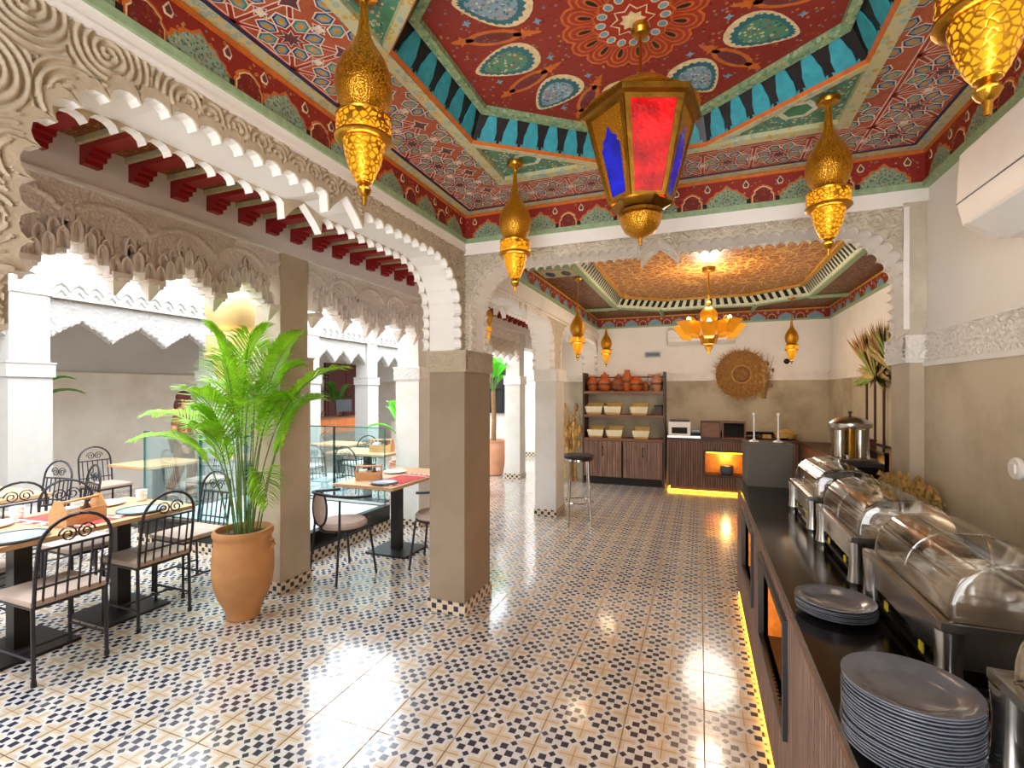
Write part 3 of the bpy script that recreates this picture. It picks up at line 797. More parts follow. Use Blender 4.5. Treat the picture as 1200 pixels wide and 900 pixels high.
# ---------------------------------------------------------------- painted ceiling of the buffet room
Z0 = 2.86; CX, CY = (XL + XR) / 2, (YN + YF) / 2
def ogee(w_, h_, n=3):
    """stepped flame-like arch outline, base at z=0"""
    r = [(w_ * .5, 0), (w_ * .5, h_ * .28), (w_ * .42, h_ * .40), (w_ * .40, h_ * .52), (w_ * .30, h_ * .58), (w_ * .25, h_ * .74), (w_ * .13, h_ * .78), (0, h_)]
    return [(-a, z) for a, z in r] + [(a, z) for a, z in r[::-1][1:]]
def niche(w_, h_):
    r = [(w_ * .5, 0), (w_ * .5, h_ * .45), (w_ * .38, h_ * .62), (w_ * .40, h_ * .74), (w_ * .2, h_ * .92), (0, h_)]
    return [(-a, z) for a, z in r] + [(a, z) for a, z in r[::-1][1:]]
def frieze_proto(W, H):
    P = lambda a, z, h: (a, -h, z)
    mb = MB()
    w1 = W * .56; mb.prism([(a, z) for a, z in ogee(w1 + .024, H * .80)], P, 0, .003, 0); mb.prism(ogee(w1, H * .72), P, 0, .006, 1)
    nn = MB(); w2 = W * .27; c = W / 2
    nn.prism([(a + c, z) for a, z in niche(w2 + .022, H * .66)], P, 0, .003, 0); nn.prism([(a + c, z) for a, z in niche(w2 + .008, H * .60)], P, 0, .0045, 1); nn.prism([(a + c, z) for a, z in niche(w2, H * .56)], P, 0, .006, 2)
    for s in (-1, 1):
        x = c + s * (w2 / 2 + .022); nn.prism([(x - .011, 0), (x + .011, 0), (x + .011, H * .2), (x - .011, H * .2)], P, 0, .005, 3)
    dd = MB()
    for s in (-1, 1):
        x = s * W * .27; z = H * .72; q = .022
        dd.prism([(x, z + q * 1.3), (x - q * .8, z), (x - q * .5, z - q * .8), (x + q * .5, z - q * .8), (x + q * .8, z)], P, 0, .003, 0)
        dd.prism([(x, z + q * .9), (x - q * .55, z), (x - q * .3, z - q * .55), (x + q * .3, z - q * .55), (x + q * .55, z)], P, 0, .004, 1)
    return mb, nn, dd
used = []
def frieze(par, o, rz, L, n, H, z0, protos):
    W = L / n
    ca, sa = math.cos(rz), math.sin(rz)
    for k in range(n):
        a = W * (k + .5)
        for i, p in enumerate(protos):
            if i == 1 and k == n - 1: continue
            c_ = p if p.get('used') is None else p.copy()
            if p.get('used') is None: p['used'] = 1; used.append(p)
            else: col.objects.link(c_)
            c_.location = (o[0] + ca * a, o[1] + sa * a, z0); c_.rotation_euler = (0, 0, rz)
def mk_protos(W, H, par):
    a, b, c = frieze_proto(W, H)
    return [a.build('frieze_panel', [M['orange'], M['floral_g']], par), b.build('frieze_niche', [M['orange'], M['cream'], M['floral_dr'], M['black']], par), c.build('frieze_drop', [M['cream'], M['purple']], par)]
# frieze ground
def ring(mb, x0, x1, y0, y1, w_, z0, z1, mi=0):
    mb.box(x0, x1, y0, y0 + w_, z0, z1, mi); mb.box(x0, x1, y1 - w_, y1, z0, z1, mi); mb.box(x0, x0 + w_, y0 + w_, y1 - w_, z0, z1, mi); mb.box(x1 - w_, x1, y0 + w_, y1 - w_, z0, z1, mi)
mb = MB(); ring(mb, XL - .0, XR, YN, YF, .012, 2.68, Z0); mb.build('frieze_ground', M['floral_r'], ceil)
mb = MB(); ring(mb, XL, XR, YN, YF, .032, 2.655, 2.685); mb.build('cornice_moulding', M['sage'], ceil)
mb = MB(); ring(mb, XL, XR, YN, YF, .020, Z0 - .022, Z0 - .004); mb.build('frieze_fillet', M['orange'], ceil)
pr = mk_protos(2.67 / 7, Z0 - 2.70, ceil)
frieze(ceil, (XL + 0, YF - .012), 0, 2.67, 7, .16, 2.685, pr)                 # far side, faces -Y
frieze(ceil, (XL + .012, YN), PI / 2, 2.53, 7, .16, 2.685, pr)                # left side, faces +X
frieze(ceil, (XR - .012, YF), -PI / 2, 2.53, 7, .16, 2.685, pr)
# soffit rings
mb = MB(); ring(mb, XL, XR, YN, YF, .07, Z0, Z0 + .03); mb.build('soffit_edge', M['marble'], ceil)
mb = MB(); ring(mb, XL + .07, XR - .07, YN + .07, YF - .07, .013, Z0 + .002, Z0 + .03); mb.build('soffit_line', M['navy'], ceil)
X0, X1, Y0, Y1 = XL + .083, XR - .083, YN + .083, YF - .083
mb = MB(); ring(mb, X0, X1, Y0, Y1, .36, Z0 + .006, Z0 + .03); mb.build('lattice_ground', M['brick'], ceil)
# star lattice: rosettes of eight hexagons round eight-pointed stars
nx, ny = 10, 9; sx, sy = (X1 - X0) / nx, (Y1 - Y0) / ny
mb = MB(); Pc = Pz(Z0 + .006)
def star(cx, cy, r0, r1, n=8, ph=0): return [(cx + (r0 if k % 2 == 0 else r1) * math.cos(ph + PI * k / n), cy + (r0 if k % 2 == 0 else r1) * math.sin(ph + PI * k / n)) for k in range(2 * n)]
def hexa(cx, cy, an, L, W_):
    ca, sa = math.cos(an), math.sin(an)
    return [(cx + x * ca - y * sa, cy + x * sa + y * ca) for x, y in ((L, 0), (L * .45, W_), (-L * .45, W_), (-L, 0), (-L * .45, -W_), (L * .45, -W_))]
def flat(poly, h, mi): mb.add([Pc(a, b, h) for a, b in poly], [tuple(range(len(poly)))], mi)
for i in range(nx):
    for j in range(ny):
        if 2 <= i < nx - 2 and 2 <= j < ny - 2: continue
        inner = 1 <= i < nx - 1 and 1 <= j < ny - 1
        cx, cy = X0 + (i + .5) * sx, Y0 + (j + .5) * sy; s_ = min(sx, sy)
        # interlaced straps: pale lines with a brick core on the cell joints and diagonals
        if not inner:
            for (ax_, ay_, bx_, by_) in ((-.5, -.5, .5, .5), (-.5, .5, .5, -.5), (-.5, -.5, .5, -.5), (-.5, -.5, -.5, .5)):
                A_ = Vector((cx + ax_ * sx, cy + ay_ * sy)); B_ = Vector((cx + bx_ * sx, cy + by_ * sy)); d_ = (B_ - A_).normalized(); n_ = Vector((-d_.y, d_.x))
                for ww, hh, mi_ in ((.011, .0002, 0), (.0065, .0004, 5)): flat([tuple(A_ - n_ * ww), tuple(B_ - n_ * ww), tuple(B_ + n_ * ww), tuple(A_ + n_ * ww)], hh, mi_)
        
        if not inner: flat(star(cx, cy, s_ * .485, s_ * .40, 8, PI / 8), .0006, 6); flat(star(cx, cy, s_ * .455, s_ * .375, 8, PI / 8), .0010, 5)
        for q in range(8):
            an = PI / 4 * q + PI / 8; rr = s_ * .325; hx0, hy0 = cx + rr * math.cos(an), cy + rr * math.sin(an)
            if X0 + .345 < hx0 < X1 - .345 and Y0 + .345 < hy0 < Y1 - .345: continue
            flat(hexa(hx0, hy0, an, s_ * .16, s_ * .115), .0014, 0); flat(hexa(hx0, hy0, an, s_ * .138, s_ * .093), .0018, 1 if (i + j + q) % 3 else 7)
            flat(hexa(hx0, hy0, an, s_ * .11, s_ * .068), .0022, 2); flat(hexa(hx0, hy0, an, s_ * .07, s_ * .042), .0026, 3)
        if inner: continue
        flat(star(cx, cy, s_ * .19, s_ * .10), .0030, 0); flat(star(cx, cy, s_ * .165, s_ * .082), .0034, 4)
        for (ex, ey) in ((.5, .5),):
            px, py = cx + ex * sx, cy + ey * sy
            if X0 < px < X1 and Y0 < py < Y1:
                flat(star(px, py, s_ * .20, s_ * .11, 4, 0), .0014, 0); flat(star(px, py, s_ * .17, s_ * .085, 4, 0), .0018, 4)
        for (ex, ey) in ((.5, 0), (0, .5)):
            px, py = cx + ex * sx, cy + ey * sy
            if not (X0 < px < X1 and Y0 < py < Y1): continue
            for ww, hh, mi_ in ((.085, .0026, 0), (.068, .0030, 4)): flat(star(px, py, s_ * ww * 1.5, s_ * ww * .8, 4, 0), hh, mi_)
            flat(star(px, py, s_ * .1, s_ * .06, 4, PI / 4), .0036, 0)
lat = mb.build('star_lattice', [M['white_l'], M['navy'], M['blue'], M['ochre'], M['purple'], M['red2'], M['white_l'], M['green']], ceil); lat['kind'] = 'stuff'
# frame and octagon
OX, OY = .835, .795; ox, oy = .27, .35
def octo(e=0, z=Z0):
    t = math.tan(PI / 8)
    return [(CX - OX - e, CY - oy), (CX - OX - e, CY + oy), (CX - ox, CY + OY + e), (CX + ox, CY + OY + e), (CX + OX + e, CY + oy), (CX + OX + e, CY - oy), (CX + ox, CY - OY - e), (CX - ox, CY - OY - e)]
def band(mb, pa, za, pb, zb, mi=0):
    n = len(pa); mb.add([(x, y, za) for x, y in pa] + [(x, y, zb) for x, y in pb], [(i, (i + 1) % n, n + (i + 1) % n, n + i) for i in range(n)], mi)
mb = MB(); ring(mb, CX - OX - .055, CX + OX + .055, CY - OY - .055, CY + OY + .055, .055, Z0 - .012, Z0 + .03); mb.build('frame_moulding', M['marble'], ceil)
o0 = octo(0); o1 = octo(.05)
mb = MB(); band(mb, o0, Z0 - .010, o1, Z0 - .010); band(mb, o0, Z0 - .010, o0, Z0 + .02); band(mb, o1, Z0 - .010, o1, Z0 + .03); mb.build('octagon_moulding', M['marble'], ceil)
for k in (0, 2, 4, 6):                       # green leafy corner triangles
    i, j = [(1, 2), None, (3, 4), None, (5, 6), None, (7, 0)][k]
    a, b = o0[i], o0[j]; c_ = (CX + (OX if (a[0] + b[0]) / 2 > CX else -OX), CY + (OY if (a[1] + b[1]) / 2 > CY else -OY))
    mb = MB(); mb.add([(a[0], a[1], Z0 + .012), (b[0], b[1], Z0 + .012), (c_[0], c_[1], Z0 + .012)], [(0, 1, 2)])
    tri = mb.build('corner_spandrel', M['floral_dg'], ceil)
    mb = MB(); g3 = ((a[0] + b[0] + c_[0]) / 3, (a[1] + b[1] + c_[1]) / 3)
    Pc2 = Pz(Z0 + .0115)
    for q, rr in ((0, .075), (1, .05)):
        mb.add([Pc2(g3[0] + rr * math.cos(PI / 3 * t_) * 1.2, g3[1] + rr * math.sin(PI / 3 * t_), .0006 * (q + 1)) for t_ in range(6)], [tuple(range(6))], q)
    for pt in (a, b, c_):
        f = .55; x, y = g3[0] + (pt[0] - g3[0]) * f, g3[1] + (pt[1] - g3[1]) * f
        mb.add([Pc2(p_[0], p_[1], .0006) for p_ in hexa(x, y, math.atan2(pt[1] - g3[1], pt[0] - g3[0]), .055, .022)], [tuple(range(6))], 1)
    mb.build('spandrel_leaf', [M['pale'], M['green']], tri)
# riser with turquoise niches
inn = [(CX + (x - CX) * .93, CY + (y - CY) * .925) for x, y in o0]; ZR = Z0 + .125
mb = MB(); band(mb, o0, Z0 + .0, inn, ZR); mb.build('niche_ground', M['black'], ceil)
for k in range(8):
    a, b = Vector((*o0[k], Z0 + .004)), Vector((*o0[(k + 1) % 8], Z0 + .004)); c_, d = Vector((*inn[k], ZR - .002)), Vector((*inn[(k + 1) % 8], ZR - .002))
    L = (b - a).length; n = 6 if k % 2 else (5 if k in (0, 4) else 4)
    up = ((c_ + d) / 2 - (a + b) / 2); H = up.length; up.normalize(); al = (b - a).normalized()
    nrm = al.cross(up).normalized()
    if nrm.dot(Vector((CX, CY, Z0)) - a) < 0: nrm = -nrm
    off = al * ((c_ - a).dot(al))
    for q in range(n):
        t0 = (q + .5) / n; base = a + (b - a) * (.02 + .96 * t0); W_ = L / n * .62
        sh = (c_ + (d - c_) * (.02 + .96 * t0)) - base; shn = sh / H
        mb = MB(); poly = [(-.5, 0), (-.5, .45), (-.40, .62), (-.33, .82), (-.22, .98), (.22, .98), (.33, .82), (.40, .62), (.5, .45), (.5, 0)]
        P = lambda u, v, h: tuple(base + al * (u * W_) + sh * v + nrm * h)
        mb.prism(poly, P, .001, .006, 0); mb.prism([(-.5, 0), (-.52, .12), (-.66, .16), (-.66, 0)], P, .0, .005, 0); mb.prism([(.5, 0), (.52, .12), (.66, .16), (.66, 0)], P, .0, .005, 0)
        mb.build('niche', M['teal'], ceil)
mb = MB(); inn2 = [(CX + (x - CX) * .945, CY + (y - CY) * .94) for x, y in inn]; inn3 = [(CX + (x - CX) * .99, CY + (y - CY) * .99) for x, y in inn]
band(mb, inn3, ZR - .015, inn2, ZR - .012); band(mb, inn3, ZR - .015, inn, ZR); band(mb, inn2, ZR - .012, inn2, ZR + .03); mb.build('sage_moulding', M['sagescroll'], ceil)
mb = MB(); band(mb, o0, Z0 - .008, [(CX + (x - CX) * .985, CY + (y - CY) * .985) for x, y in o0], Z0 + .006); mb.build('orange_fillet', M['orange'], ceil)
ZP = ZR + .015
mb = MB(); mb.add([(x, y, ZP) for x, y in inn], [tuple(range(8))]); mb.build('centre_panel', M['floral_r'], ceil)
Pp = Pz(ZP)
# medallion
def closed_curve(f, n=28): return [f(2 * PI * k / n) for k in range(n)]
def petal(cx, cy, an, r, L, W_, n=12, point=1.0):
    ca, sa = math.cos(an), math.sin(an); out = []
    for k in range(n):
        q = 2 * PI * k / n; x = math.cos(q); y = math.sin(q) * (1 - .45 * x * point)
        X = r + x * L / 2; Y = y * W_ / 2; out.append((cx + X * ca - Y * sa, cy + X * sa + Y * ca))
    return out
NP = 16; RM = .27
def fl(mb, poly, h, mi): mb.add([Pp(a, b, h) for a, b in poly], [tuple(range(len(poly)))], mi)
for k in range(NP):
    mb = MB(); an = 2 * PI * k / NP
    for q, (L, W_, mi) in enumerate(((.155, .105, 0), (.14, .09, 1), (.115, .068, 0), (.102, .056, 1), (.07, .03, 0), (.055, .018, 2))):
        fl(mb, petal(CX, CY, an, .195 - q * .003, L, W_, 12, -.6), .0008 + .0006 * q + (.0003 if k % 2 else 0), mi)
    mb.build('medallion_petal', [M['orange'], M['red2'], M['black']], ceil)
mb = MB(); fl(mb, star(CX, CY, .155, .14, 16), .005, 0); fl(mb, star(CX, CY, .148, .133, 16), .0055, 1)
for k in range(16):
    an = 2 * PI * k / 16 + .1; fl(mb, petal(CX, CY, an, .118, .042, .036, 8, 0), .006, 2); fl(mb, petal(CX, CY, an, .118, .032, .026, 8, 0), .0065, 3)
fl(mb, star(CX, CY, .085, .06, 8), .006, 2); fl(mb, star(CX, CY, .078, .053, 8), .0065, 1); fl(mb, star(CX, CY, .05, .035, 8), .007, 2)
mb.build('medallion_centre', [M['orange'], M['red2'], M['cream'], M['blue']], ceil)
NM = 10
for k in range(NM):
    an = 2 * PI * (k + .5) / NM + .2; sx_, sy_ = 1.0, .93
    def mp(poly): return [(CX + (a - CX) * sx_, CY + (b - CY) * sy_) for a, b in poly]
    mb = MB(); R0 = .535
    fl(mb, mp(petal(CX, CY, an, R0, .30, .19, 24, 1.0)), .001, 0)
    sc = []
    for q in range(48):
        t_ = 2 * PI * q / 48; x = math.cos(t_); y = math.sin(t_) * (1 - .45 * x); e = 1 + .05 * math.cos(24 * t_)
        X = R0 + .005 + x * .125 * e; Y = y * .082 * e; sc.append((CX + X * math.cos(an) - Y * math.sin(an), CY + X * math.sin(an) + Y * math.cos(an)))
    sc = [(2 * 0 + a, b) for a, b in sc]
    fl(mb, mp(sc), .0016, 1); fl(mb, mp(petal(CX, CY, an, R0 + .006, .20, .125, 24, .9)), .0022, 2)
    mb.build('teardrop_motif', [M['cream'], M['tealdk'], M['floral_b'] if k % 2 else M['floral_dg']], ceil)
    an2 = an + PI / NM; mb = MB()
    fl(mb, mp(petal(CX, CY, an2, .535, .23, .088, 16, 0)), .0014, 0)
    fl(mb, mp(petal(CX, CY, an2, .41, .14, .026, 10, 0)), .0014, 0); fl(mb, mp(petal(CX, CY, an2, .66, .10, .03, 10, 0)), .0014, 0)
    for dr_ in (.41, .66): fl(mb, mp(star(CX + dr_ * math.cos(an2), CY + dr_ * math.sin(an2), .034, .016, 5, an2)), .0012, 0)
    fl(mb, mp(petal(CX, CY, an2, .535, .165, .056, 16, 0)), .0020, 1); fl(mb, mp(petal(CX, CY, an2, .535, .13, .034, 16, 0)), .0026, 2)
    mb.build('cartouche_motif', [M['orange'], M['purple'], M['floral_dr']], ceil)
    for dr, da in ((.36, .16), (.47, .16), (.63, .15)):
        mb = MB(); a_ = an2 + da; x, y = CX + dr * math.cos(a_), CY + dr * math.sin(a_) * .93
        fl(mb, star(x, y, .02, .009, 4), .0015, 0); mb.build('flower_sprig', M['blue'], ceil)

# ---------------------------------------------------------------- far room ceiling
ZF = 2.95; X0, X1, Y0, Y1 = XLF, XRF, YF + .26, YB
mb = MB(); ring(mb, X0, X1, Y0, Y1, .012, 2.78, ZF); mb.build('frieze_ground', M['floral_r'], ceil2)
mb = MB(); ring(mb, X0, X1, Y0, Y1, .035, 2.755, 2.785); mb.build('cornice_moulding', M['sage'], ceil2)
mb = MB(); ring(mb, X0, X1, Y0, Y1, .022, ZF - .025, ZF - .004); mb.build('frieze_fillet', M['ochre'], ceil2)
pr2 = mk_protos(3.65 / 9, ZF - 2.80, ceil2)
for p in pr2[:1]: p.data.materials[1] = M['paint_far'] if 'paint_far' in M else M['blue']
frieze(ceil2, (X0, Y1 - .012), 0, X1 - X0, 9, .16, 2.785, pr2)
frieze(ceil2, (X1 - .012, Y1), -PI / 2, Y1 - Y0, 13, .16, 2.785, pr2)
frieze(ceil2, (X0 + .012, Y0), PI / 2, Y1 - Y0, 13, .16, 2.785, pr2)
ax0, ax1, ay0, ay1 = -1.22, 1.42, 4.45, 8.30; kx, ky = .62, .5
far_oct = [(ax0, ay0 + ky), (ax0, ay1 - ky), (ax0 + kx, ay1), (ax1 - kx, ay1), (ax1, ay1 - ky), (ax1, ay0 + ky), (ax1 - kx, ay0), (ax0 + kx, ay0)]
FX, FY = (ax0 + ax1) / 2, (ay0 + ay1) / 2
def shr(poly, e):
    return [(x + (e if x < FX else -e), y + (e if y < FY else -e)) for x, y in poly]
# soffit as eight painted trapezoids with green bars on the joints
outer = [(X0, ay0 + ky), (X0, ay1 - ky), (ax0 + kx, Y1), (ax1 - kx, Y1), (X1, ay1 - ky), (X1, ay0 + ky), (ax1 - kx, Y0), (ax0 + kx, Y0)]
for k in range(8):
    i, j = k, (k + 1) % 8; poly = [far_oct[i], far_oct[j], outer[j]]
    if k == 1: poly += [(X0, Y1)]
    if k == 3: poly += [(X1, Y1)]
    if k == 5: poly += [(X1, Y0)]
    if k == 7: poly += [(X0, Y0)]
    poly += [outer[i]]
    mb = MB(); mb.add([(x, y, ZF) for x, y in poly], [tuple(range(len(poly)))]); mb.build('soffit_panel', M['gilt_dk'], ceil2)
    mb = MB(); a, b = Vector((*far_oct[i], ZF - .012)), Vector((*outer[i], ZF - .012)); mb.path([a, b], .035, 4); mb.build('soffit_bar', M['sage'], ceil2)
mb = MB(); band(mb, shr(far_oct, -.06), ZF - .02, shr(far_oct, .0), ZF - .02); band(mb, shr(far_oct, -.06), ZF - .02, shr(far_oct, -.06), ZF); band(mb, shr(far_oct, 0), ZF - .02, far_oct, ZF + .02); mb.build('octagon_moulding', M['sage'], ceil2)
i1 = shr(far_oct, .07); i2 = shr(far_oct, .13)
mb = MB(); band(mb, far_oct, ZF, i1, ZF + .13); mb.build('niche_ground', M['pale'], ceil2)
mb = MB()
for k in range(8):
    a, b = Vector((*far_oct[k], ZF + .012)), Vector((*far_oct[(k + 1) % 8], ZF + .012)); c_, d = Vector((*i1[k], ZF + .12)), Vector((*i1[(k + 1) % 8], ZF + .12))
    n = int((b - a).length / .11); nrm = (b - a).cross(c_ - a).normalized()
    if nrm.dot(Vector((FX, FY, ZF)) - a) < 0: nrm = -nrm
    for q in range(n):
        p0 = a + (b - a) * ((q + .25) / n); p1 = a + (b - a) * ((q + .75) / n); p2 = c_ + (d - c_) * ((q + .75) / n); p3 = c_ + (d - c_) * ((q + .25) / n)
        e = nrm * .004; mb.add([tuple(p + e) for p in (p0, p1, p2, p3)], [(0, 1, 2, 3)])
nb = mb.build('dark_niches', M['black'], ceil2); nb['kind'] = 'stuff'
mb = MB(); band(mb, i1, ZF + .12, i2, ZF + .118); band(mb, i2, ZF + .118, i2, ZF + .16); mb.build('ochre_moulding', M['ochre'], ceil2)
mb = MB(); mb.add([(x, y, ZF + .145) for x, y in i1], [tuple(range(8))]); mb.build('centre_panel', M['gilt'], ceil2)
# pale lattice panels with blue lozenges near the beam
for k in range(5):
    mb = MB(); x = XLF + .26; y = YF + .75 + .36 * k
    mb.box(x - .2, x + .2, y - .16, y + .16, ZF - .012, ZF, 0)
    for s in (-1, 1): mb.add([Pz(ZF - .0125)(a, b, .001) for a, b in hexa(x + s * .09, y, PI / 2, .12, .05)], [tuple(range(6))], 1)
    mb.build('lattice_panel', [M['marble'], M['navy']], ceil2)

for p in used: del p['used']
for o in ceil.children:
    if 'used' in o: del o['used']
for o in ceil2.children:
    if 'used' in o: del o['used']
# ---------------------------------------------------------------- pendant lanterns
def pendant(label, loc, group, rod=.10, energy=2.0, lit=True, loc_top=None):
    """loc = lowest tip; the lantern hangs from a small rose"""
    t = thing('pendant_lantern', label, 'lantern', loc, 0, group)
    mb = MB(); mb.lathe([(.0, 0), (.006, .002), (.009, .03), (.018, .038), (.024, .05), (.018, .062), (.012, .066), (.024, .074)], 14); mb.build('finial', M['gold'], t, smooth=True)
    mb = MB(); mb.lathe([(.024, .074), (.034, .09), (.048, .125), (.058, .16), (.064, .198)], 24, cap=False); mb.build('lower_cup', M['pierced_lit'] if lit else M['pierced'], t, smooth=True)
    mb = MB(); mb.lathe([(.064, .198), (.082, .200), (.089, .206), (.089, .212), (.078, .218), (.066, .22)], 24, cap=False); mb.lathe([(.083, .270), (.085, .276), (.074, .284), (.05, .292)], 24, cap=False); mb.build('collar', M['gold'], t, smooth=True)
    mb = MB(); mb.lathe([(.080, .218), (.084, .23), (.083, .272)], 24, cap=False); mb.build('pierced_band', M['pierced_lit'] if lit else M['pierced'], t, smooth=True)
    mb = MB(); mb.lathe([(.045, .288), (.062, .300), (.078, .325), (.087, .36), (.088, .385), (.083, .415), (.070, .45), (.052, .48), (.036, .505), (.024, .53), (.018, .56), (.013, .61), (.009, .66)], 24, cap=False); mb.build('onion_body', M['pierced'], t, smooth=True)
    mb = MB(); mb.ball((0, 0, .15), .018, 10, sz=1.5); bl = mb.build('bulb', M['bulb'], t, smooth=True)
    mb = MB(); L = .66 + rod; k = 0; z = .66
    mb.path([(0, 0, .655), (0, 0, L)], .0035, 5); mb.ball((0, 0, .668), .012, 8); mb.build('rod', M['gold_dk'], t, smooth=True)
    mb = MB(); mb.lathe([(.006, L - .045), (.016, L - .03), (.04, L - .02), (.046, L - .008), (.046, L)], 18); mb.build('ceiling_rose', M['gold'], t, smooth=True)
    if energy: point_light('lantern_glow', (0, 0, .15), energy, (1, .74, .46), .075, t)
    return t
G = 'onion shaped brass pendants of the buffet room'
zt = 2.86
def hang(label, x, y, zbot, ztop, G, e=2.0): return pendant(label, (x, y, zbot), G, ztop - zbot - .66, e)
hang('large brass onion pendant hanging in front of the red-beamed arch, nearest on the left', -.985, 1.262, 2.185, zt, G, 3)
hang('brass onion pendant hanging beside the front corner of the broad beige pillar', -.945, 2.50, 2.15, zt, G, 3)
hang('brass onion pendant hanging before the right end of the far arch', .515, 2.44, 2.185, zt, G, 3)
hang('brass onion pendant cut by the upper right corner of the photo', .545, 1.27, 2.16, zt, G, 3)
G = 'onion shaped brass pendants of the far dining room'
hang('brass pendant hanging in line with the pillar behind the bar stool', -1.33, 5.58, 1.97, 2.93, G, 4)
hang('small brass pendant hanging above the pottery shelf', -1.42, 7.95, 2.02, 2.95, G, 5)
hang('small brass pendant hanging right of the straw hat on the far wall', 1.22, 7.9, 2.0, 2.95, G, 5)
hang('tiny brass pendant seen through the far lobed arch', -2.45, 8.1, 2.0, 3.05, G, 3)
hang('tiny brass pendant glimpsed past the edge of the broad beige pillar', -2.35, 5.22, 2.10, 3.05, G, 3)
# extra lamps of the same far ceiling
# ---------------------------------------------------------------- big glass lantern
t = thing('glass_lantern', 'large six sided brass lantern with red and blue glass hanging under the ceiling medallion', 'lantern', (CX + .025, 1.90, 2.155))
n = 6; ph = TH - PI / 2                                # one face turned to the camera side
def hexp(r, z, k): a = ph + PI / 6 + PI / 3 * k; return Vector((r * math.cos(a), r * math.sin(a), z))
mb = MB(); mb.lathe([(0, 0), (.006, .004), (.008, .03), (.03, .036), (.058, .055), (.074, .085), (.078, .108), (.070, .115)], 20); mb.build('bottom_cup', M['pierced'], t, smooth=True)
mb = MB(); mb.lathe([(.070, .112), (.082, .116), (.082, .128), (.07, .134)], 20); mb.lathe([(.085, .134), (.10, .14), (.118, .150), (.118, .156)], 6); mb.build('bottom_collar', M['gold_dk'], t)
rb, rt, zb, zt2 = .118, .205, .155, .475
for k in range(6):
    a, b, c_, d = hexp(rb, zb, k), hexp(rb, zb, k + 1), hexp(rt, zt2, k + 1), hexp(rt, zt2, k)
    def Q(u, v, h=0):
        p = (a * (1 - u) + b * u) * (1 - v) + (d * (1 - u) + c_ * u) * v
        nn = (b - a).cross(d - a).normalized()
        if nn.dot(Vector((p.x, p.y, 0))) < 0: nn = -nn
        return tuple(p + nn * h)
    red = (k % 2 == 1)
    mb = MB()
    for (u0, u1, v0, v1) in ((0, .10, 0, 1), (.90, 1, 0, 1), (.10, .90, 0, .04), (.10, .90, .95, 1)):
        mb.add([Q(u0, v0, .004), Q(u1, v0, .004), Q(u1, v1, .004), Q(u0, v1, .004), Q(u0, v0, -.004), Q(u1, v0, -.004), Q(u1, v1, -.004), Q(u0, v1, -.004)],
               [(0, 1, 2, 3), (4, 7, 6, 5), (0, 4, 5, 1), (1, 5, 6, 2), (2, 6, 7, 3), (3, 7, 4, 0)])
    fr = mb.build('pane_frame', M['gold_dk'], t)
    if red:
        mb = MB(); mb.add([Q(.10, .04), Q(.90, .04), Q(.90, .95), Q(.10, .95)], [(0, 1, 2, 3)]); mb.build('red_pane', M['redglass'], fr)
    else:
        mb = MB(); arch = [(.22, .06), (.22, .58), (.30, .62), (.28, .66), (.40, .70), (.44, .74), (.5, .80), (.56, .74), (.60, .70), (.72, .66), (.70, .62), (.78, .58), (.78, .06)]
        mb.add([Q(u, v, .0015) for u, v in arch], [tuple(range(len(arch)))]); mb.build('blue_pane', M['blueglass'], fr)
        mb = MB(); mb.add([Q(.10, .04), Q(.90, .04), Q(.90, .95), Q(.10, .95)], [(0, 1, 2, 3)]); mb.build('pierced_plate', M['pierced'], fr)
mb = MB(); mb.lathe([(.205, .472), (.228, .480), (.232, .498), (.215, .505)], 6, c=(0, 0, 0)); o = mb.build('top_rim', M['gold_dk'], t); o.rotation_euler.z = ph + PI / 6
mb = MB(); mb.lathe([(.215, .503), (.17, .535), (.150, .545), (.150, .553), (.135, .557), (.110, .588), (.07, .608), (.03, .62), (.014, .63)], 24); mb.build('dome', M['pierced'], t, smooth=True)
mb = MB(); mb.path([(0, 0, .62), (0, 0, .80)], .006, 6); mb.lathe([(.008, .795), (.028, .80), (.036, .815), (.03, .84), (.012, .85)], 16); mb.build('stem', M['gold'], t, smooth=True)
mb = MB(); mb.ball((0, 0, .3), .03, 10, sz=1.3); mb.build('bulb', M['bulb'], t, smooth=True)
point_light('lantern_glow', (0, 0, .30), 2, (1, .6, .3), .06, t)

# ---------------------------------------------------------------- chandelier of the far room
t = thing('chandelier', 'wide tiered brass chandelier hanging in the middle of the far dining room', 'chandelier', (.10, 6.3, 2.05))
mb = MB(); mb.lathe([(0, 0), (.01, .02), (.05, .10), (.02, .102), (.085, .13), (.11, .22), (.11, .235)], 8); mb.build('bottom_spike', M['pierced'], t)
for k in range(8):
    an = 2 * PI * k / 8; mb = MB(); e = .13
    pts = [(.11, -.05), (.30, -.13), (.30, .13), (.11, .05)]
    ca, sa = math.cos(an), math.sin(an)
    def q(x, y, z): return (x * ca - y * sa, x * sa + y * ca, z)
    z_ = .02 if k % 2 else -.02
    mb.path([q(.04, 0, .40), q(.18, 0, .36 + z_), q(.27, 0, .42 + z_)], .008, 5)
    mb.add([q(.20, -.045, .20 + z_), q(.30, -.06, .22 + z_), q(.30, .06, .22 + z_), q(.20, .045, .20 + z_), q(.19, -.075, .36 + z_), q(.41, -.105, .37 + z_), q(.41, .105, .37 + z_), q(.19, .075, .36 + z_)],
           [(0, 1, 2, 3), (0, 1, 5, 4), (1, 2, 6, 5), (2, 3, 7, 6), (3, 0, 4, 7)])
    mb.build('arm_lantern', M['pierced_ch'], t)
    mb = MB(); mb.ball(q(.31, 0, .385 + z_), .024, 8, sz=1.4); mb.build('bulb', M['bulb'], t, smooth=True)
mb = MB(); mb.ball((0, 0, .47), .10, 16, sz=1.1); mb.build('centre_globe', M['pierced_ch'], t, smooth=True)
